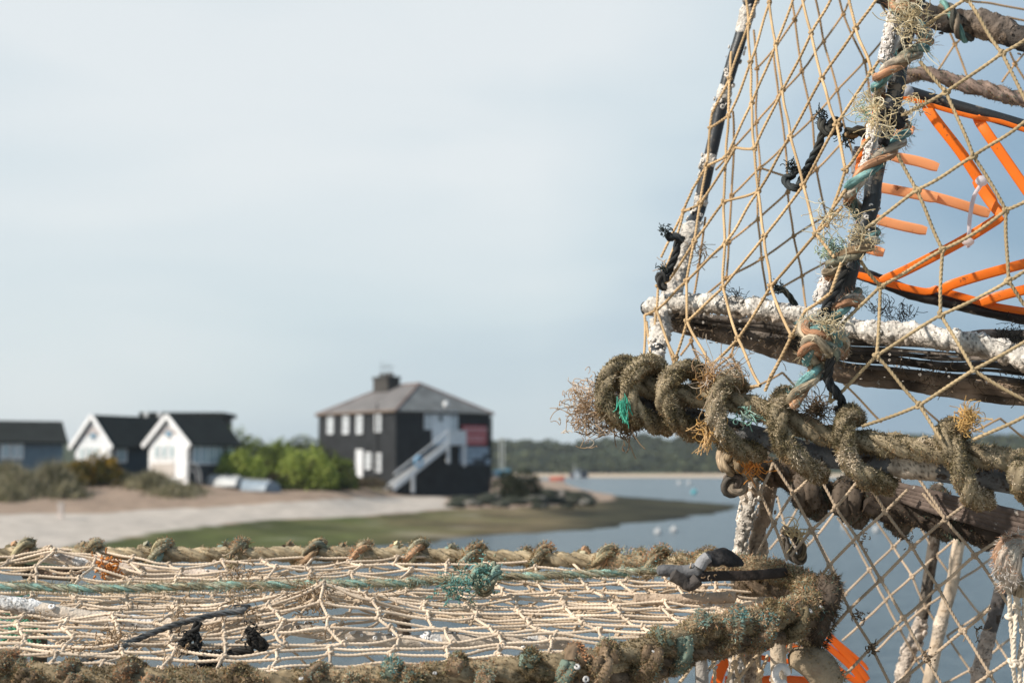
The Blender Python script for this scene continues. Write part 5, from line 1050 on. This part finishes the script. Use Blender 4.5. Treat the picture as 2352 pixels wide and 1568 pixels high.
# doubled layer hanging slightly lower (the far half reads as two nets)
nd2, ed2, g2 = [], [], {}
for j in range(17):
    for i in range(-17, 15):
        d = 1.19-(j/16)*(.17+.06*(1 if i < 0 else 0)); x = i*.033-.085+.006*math.cos(j)+RNG.normal()*.003; dj = d+.014*math.sin(i*.7+2)
        dj = min(max(dj, .893), 1.198); p = TP(x, dj)-[0, 0, .007+.004*math.sin(i*.9+j*.6)]; px = proj(p)[0]
        if px > rimx(dj)-10 or px < -90: continue
        g2[(i, j)] = len(nd2); nd2.append(p)
for (i, j), a in g2.items():
    if (i+1, j) in g2: ed2.append((a, g2[(i+1, j)]))
    if (i, j+1) in g2: ed2.append((a, g2[(i, j+1)]))
m = M(); net(m, nd2, ed2, .00108, (.50, .385, .275), sag=.05); build('netting', m, MT['twine'], LP)
# side netting hanging below the rims
plS = plane((0, 1500, 1.2), (1200, 1500, 1.2), (600, 1568, 1.2))
nodes_net(None, ['I 470,1040 600,1130 700,1200 860,1310 1030,1420', 'I 900,970 740,1120 640,1240', 'I 1450,1070 1270,1260 1180,1330', 'I 1390,1150 1620,1330 1700,1430', 'J 1250,1180 1050,1330 900,1400', 'J 760,1140 890,1250 970,1340', 'J 720,1140 520,1320', 'J 160,1180 310,1310', 'J 40,1150 -60,1260', 'J 1500,1220 1700,1370', 'K 770,900 680,970', 'K 1390,920 1310,980', 'K 1280,1030 1170,1130'], plS, .0012, (.5, .38, .27), LP, tol=5)
plV = plane((1500, 1500, 1.02), (1900, 1500, 1.08), (1600, 1568, 1.03))
nodes_net(None, ['L 560,1600 780,1290', 'L 780,1530 950,1330 1130,1190 1240,1090', 'L 1110,1560 1330,1290 1540,1080', 'L 1110,1200 1150,1330 1180,1460 1220,1580', 'L 1240,1090 1210,1210 1270,1380', 'L 1210,1210 1150,1330 1060,1560', 'L 1330,1120 1360,1250 1390,1420 1400,1580', 'L 1470,1250 1390,1420 1330,1580', 'L 1690,1040 1690,1240 1680,1420', 'L 1730,1010 1640,1230', 'L -40,1560 220,1340', 'L 930,1240 960,1400 960,1580', 'L 470,1380 520,1560', 'L 1950,1160 2030,1310 2110,1450', 'K 2000,1560 2180,1340'], plV, .00145, (.52, .40, .27), LP, tol=6)
# -- inner frame tubes
crusted(LP, pts3('I -40,730 300,790 700,860 1100,920 1700,960 J 500,950 1000,1020 1500,1080 1900,1120 2352,1110 K 1000,1120 1500,1130', [1.03]), .0049, 'cross_tube', mat='dark', base=(.52, .44, .36), n=260, size=.0055, crust=[(.0, .1, .0012), (.2, .3, .0014), (.74, .8, .0012), (.93, .97, .0016)], castcol=(.76, .74, .72))
crusted(LP, pts3('I 430,300 600,330 900,370 1250,410 1700,470 2200,500', [1.185, 1.19, 1.19]), .0054, 'cross_tube', mat='dark', base=(.60, .50, .42), n=70, size=.004, crust=[(.15, .3, .001)], castcol=(.76, .74, .72))
m = M(); x, y = q('I 1040,400')[0]; tuft(m, P(x, y, 1.165), 90, .006, .0006, [(.72, .28, .06), (.6, .25, .08)], (0, -.3, .2), .9, .8, root=.005); build('orange_fluff', m, MT['moss'], LP)
crusted(LP, pts3('L 200,712 600,716 1150,690', [1.07]), .0042, 'cross_tube', mat='dark', base=(.50, .38, .28))
for s_, r_, bc, nn_ in (('I 370,960 375,1100 370,1300 360,1560', .0068, (.10, .08, .06), 40), ('J 1880,880 1910,980 1900,1100', .006, (.12, .09, .07), 10), ('I 230,450 500,460 760,480', .006, (.16, .11, .08), 10), ('I 1000,470 1400,500 1700,520', .006, (.35, .24, .16), 10)):
    crusted(LP, pts3(s_, [1.2]), r_, 'inner_post', mat='dark', base=bc, n=nn_, size=.004)
m = M(); x, y = q('I 190,960')[0]; tuft(m, P(x, y, 1.18), 160, .012, .0007, [(.12, .42, .26), (.2, .5, .34), (.35, .6, .45)], (0, -.2, -.3), 1.2, .8, root=.010); build('green_fluff', m, MT['moss'], LP)
# -- teal cross rope
m = M(); pt_ = rope(m, pts3('I -60,590 400,600 900,610 1400,605 1800,590 2200,580 J 500,580 900,570 1500,560 2000,560 K 0,540 400,530 800,500 1300,490 1700,470 2100,455 L 450,440 600,440', list(np.linspace(1.075, 1.08, 18))), .0031, [(.25, .45, .40), (.36, .42, .32), (.44, .42, .32)], pitch=.03); cr_ = build('cross_rope', m, MT['rope'], LP)
m = M(); s, nn, i = surf(pt_, .0036, 5200); fibres(m, s, nn, .0034, .0004, [(.36, .30, .18), (.45, .36, .22), (.3, .45, .4), (.26, .2, .12)], lean=1.3, curl=.9, droop=.5); build('weed_growth', m, MT['moss'], cr_, smooth=False)
m = M(); rope(m, pts3('K 780,480 720,420 640,450 640,560 700,640 760,600 800,500 840,440 800,400', [1.07, 1.055, 1.05, 1.05, 1.05, 1.045, 1.05, 1.06, 1.07]), .0042, [(.18, .34, .30), (.3, .33, .24), (.25, .36, .3)]); kn_ = build('rope_knot', m, MT['rope'], LP)
m = M(); TLF = [(.20, .42, .38), (.28, .46, .40), (.36, .38, .27), (.14, .32, .28)]
for s_, n_, L_ in (('K 700,520', 260, .016), ('K 560,580', 260, .022), ('K 430,620', 200, .022), ('K 350,670', 120, .018), ('K 700,430', 120, .010), ('K 480,540', 120, .016)):
    x, y = q(s_)[0]; tuft(m, P(x, y, 1.045), n_//4, L_*.38, .0004, TLF, (-.2, -.3, 0), 1.1, .9, root=.006)
build('frayed_fibres', m, MT['moss'], kn_)
# -- rubber fitting, strap and torn sleeve
m = M(); pp = spline(pts3('L 420,440 520,440 640,450 760,450 830,440', [1.06]), step=.0015); tube(m, pp, np.interp(np.linspace(0, 1, len(pp)), [0, .1, .6, .9, 1], [.0036, .0044, .0048, .0066, .005]), 20, (.13, .13, .135), namp=.16, ns=150)
pp = spline(pts3('L 560,480 660,540 720,580 800,520', [1.05]), step=.002); tube(m, pp, .0042, 12, (.07, .06, .055), namp=.4, ns=180)
build('rubber_sleeve', m, MT['rubber'], LP)
m = M(); pp = spline(pts3('L 800,400 860,350 930,320 1060,310 1150,340 1235,385', [1.06, 1.06, 1.07, 1.075, 1.08, 1.08]), step=.002); n_ = len(pp); f2 = frames(pp); th = np.linspace(0, 2*np.pi, 20, endpoint=False); rr = np.interp(np.linspace(0, 1, n_), [0, .1, .3, .65, .9, 1], [.003, .0050, .0060, .0078, .005, .002])
V_ = pp[:, None]+rr[:, None, None]*(np.cos(th)[None, :, None]*f2[1][:, None]+.5*np.sin(th)[None, :, None]*f2[2][:, None]); V_ = V_+(V_-pp[:, None])*(.45*fbm(V_, 130))[..., None]
m.add(V_.reshape(-1, 3), ringfaces(n_, 20), (.045, .042, .042)); pp = spline(pts3('L 815,410 850,350 900,310', [1.052]), step=.002); tube(m, pp, .0045, 14, (.27, .27, .28), namp=.2, ns=160)  # pale grey tube paints a highlight on the sleeve's left end
build('torn_sleeve', m, MT['rubber'], LP)
strap('L 800,500 1000,490 1300,485 1650,455', [1.055, 1.075], .0075, .004, (.045, .035, .03), 'strap', 'rubber', par=LP)
# -- grey hook cord and black knots
m = M(); rope(m, pts3('I 740,1320 900,1270 1130,1180 1350,1080 1600,980 1850,910 2100,850 2352,820 J 250,800 420,790', [.93, .935, .945, .955, .965, .975, .985, .99, 1.0, 1.02]), .0023, [(.10, .11, .115), (.16, .16, .16), (.12, .12, .12)]); build('grey_cord', m, MT['rope'], LP)
m = M()
for s_ in ('I 1900,930 1870,1000 1780,1080 1740,1160 1800,1200 1880,1180 1890,1080 1830,1040 1800,1120', 'I 1930,1290 2030,1270 2150,1250 2300,1210 2420,1190', 'I 1930,1310 2000,1370 2100,1340 2000,1290', 'J 400,1000 460,1040 540,1120 580,1170 500,1160 430,1090 470,1010', 'J 30,1330 -50,1290'):
    rope(m, pts3(s_, [.945]), .0030, [(.022, .024, .027)]*3)
kb = build('tarred_cord', m, MT['rope'], LP)
m = M()
for s_ in ('I 1780,1120', 'I 2050,1300', 'J 480,1080', 'I 1960,1330'):
    x, y = q(s_)[0]; tuft(m, P(x, y, .94), 50, .006, .0004, [(.03, .03, .03), (.06, .055, .05)], (0, -.2, 0), 1.0, .7, root=.004)
build('frayed_fibres', m, MT['moss'], kb)
m = M(); DRY = [(.50, .38, .26), (.40, .28, .17), (.60, .48, .36), (.30, .2, .12)]
for s_, n_, L_, d in (('I 1080,1130', 160, .03, .95), ('I 1060,1240', 90, .03, .95), ('J 1080,640', 200, .018, 1.03), ('J 900,680', 120, .026, 1.02), ('J 260,470', 160, .018, 1.1), ('J 500,560', 60, .02, 1.08), ('I 2260,480', 140, .016, 1.1), ('I 2330,780', 120, .03, 1.0), ('I 1700,930', 200, .018, .99), ('J 1160,900', 120, .016, 1.0), ('I 1750,1350', 90, .03, .92), ('I 760,1290', 80, .016, .93), ('J 1000,740', 90, .02, 1.02), ('J 1750,720', 40, .016, 1.03), ('L 800,580', 60, .014, 1.05), ('L 1000,620', 40, .012, 1.05)):
    x, y = q(s_)[0]; tuft(m, P(x, y, d), max(8, n_//3), L_*.42, .00038, DRY, (0, -.2, -.1), 1.1, .8, root=.007)
for k in range(34):
    d = random.uniform(1.0, 1.18); p = TP(random.uniform(-.45, .15), d); tuft(m, p, 8, .006, .00035, DRY, (0, 0, .1), 1.2, .7, root=.004)
build('dried_weed', m, MT['moss'], LP)
# -- legs and fittings under the right corner
m = M(); pp = spline(pts3('L 2030,560 2050,660 2010,800 1960,960 1900,1120 1880,1200', [1.04, 1.02, 1.02, 1.02, 1.03, 1.03]), step=.003); n_ = len(pp)
tube(m, pp, np.interp(np.linspace(0, 1, n_), [0, .12, .4, 1], [.006, .0098, .0092, .0072]), 18, (.085, .065, .05), namp=.14, ns=70); lg = build('leg', m, MT['dark'], LP)
m = M(); s, nn, i = surf(pp, .0092, 1600); k = nn[:, 1] < .3; fibres(m, s[k], nn[k], .0045, .0006, DKM+[(.25, .18, .12)], lean=1.3, curl=.8, droop=.4); build('weed_growth', m, MT['moss'], lg, smooth=False)
crusted(LP, pts3('L 1560,1060 1565,1200 1570,1350 1575,1600 1580,2600 1585,3700', [1.02]), .0058, 'leg', mat='dark', base=(.50, .41, .31), n=26, size=.006, castcol=(.6, .52, .45), nm=.03)
m = M(); pp = spline(pts3('L 1700,1260 1800,1290 1900,1330 2000,1420 2060,1540', [1.02]), step=.003); tube(m, pp, np.interp(np.linspace(0, 1, len(pp)), [0, .3, .7, 1], [.007, .011, .0125, .011]), 18, (.32, .25, .17), namp=.2, ns=60); o_ = build('foot_joint', m, MT['beige'], LP)
m = M(); s, nn, i = surf(pp, .0115, 1400); k = (nn[:, 2] > .1); fibres(m, s[k], nn[k], .004, .0006, [(.36, .28, .17), (.45, .35, .22), (.25, .2, .12)], lean=1.3, curl=.8); build('weed_growth', m, MT['moss'], o_, smooth=False)
crusted(LP, pts3('L 810,1220 830,1330 840,1600 850,2600 860,3700', [1.03]), .0048, 'leg', mat='dark', base=(.34, .31, .28), n=30, size=.004)
crusted(LP, pts3('L 440,1360 410,1450 380,1600 340,2600 320,3700', [1.0]), .0048, 'leg', mat='dark', base=(.36, .27, .18), n=60, size=.004, crust=[(0, 1, .002)], castcol=(.45, .35, .25))
m = M(); s_ = q('L 1595,1430')[0]; c = P(*s_, 1.0); u = np.linspace(0, 5.2, 20); tube(m, np.array([c+np.array([.0045*math.cos(k), -.001*k, .0055*math.sin(k)]) for k in u]), .0026, 8, (.74, .70, .66)); build('worm_casts', m, MT['shell'], LP)

# the pot's unseen lower half: netting below the front rim and the base frame on the quay
plW = plane((0, 1600, .90), (1700, 1600, .95), (800, 2300, .92))
patch_net(LP, plW, lambda x, y: 1600+.0*x < y < 2420 and -900 < x < 1780, .0012, (.5, .38, .27), box=(-900, 1900, 1590, 2500), step=70, ratio=1.3)
ptb = [np.array([x, y, 2.462]) for x, y in ((-.62, .84), (-.2, .83), (.22, .86), (.26, 1.0), (.2, 1.22), (-.2, 1.25), (-.62, 1.25))]
crusted(LP, ptb, .008, 'base_frame', mat='dark', base=(.10, .085, .07))
ptb = [np.array([x, y, 2.462]) for x, y in ((.22, 1.12), (.34, 1.04), (.52, .98), (.60, 1.1), (.55, 1.36), (.36, 1.40), (.22, 1.14))]
crusted(RP, ptb, .008, 'base_frame', mat='dark', base=(.10, .085, .07))
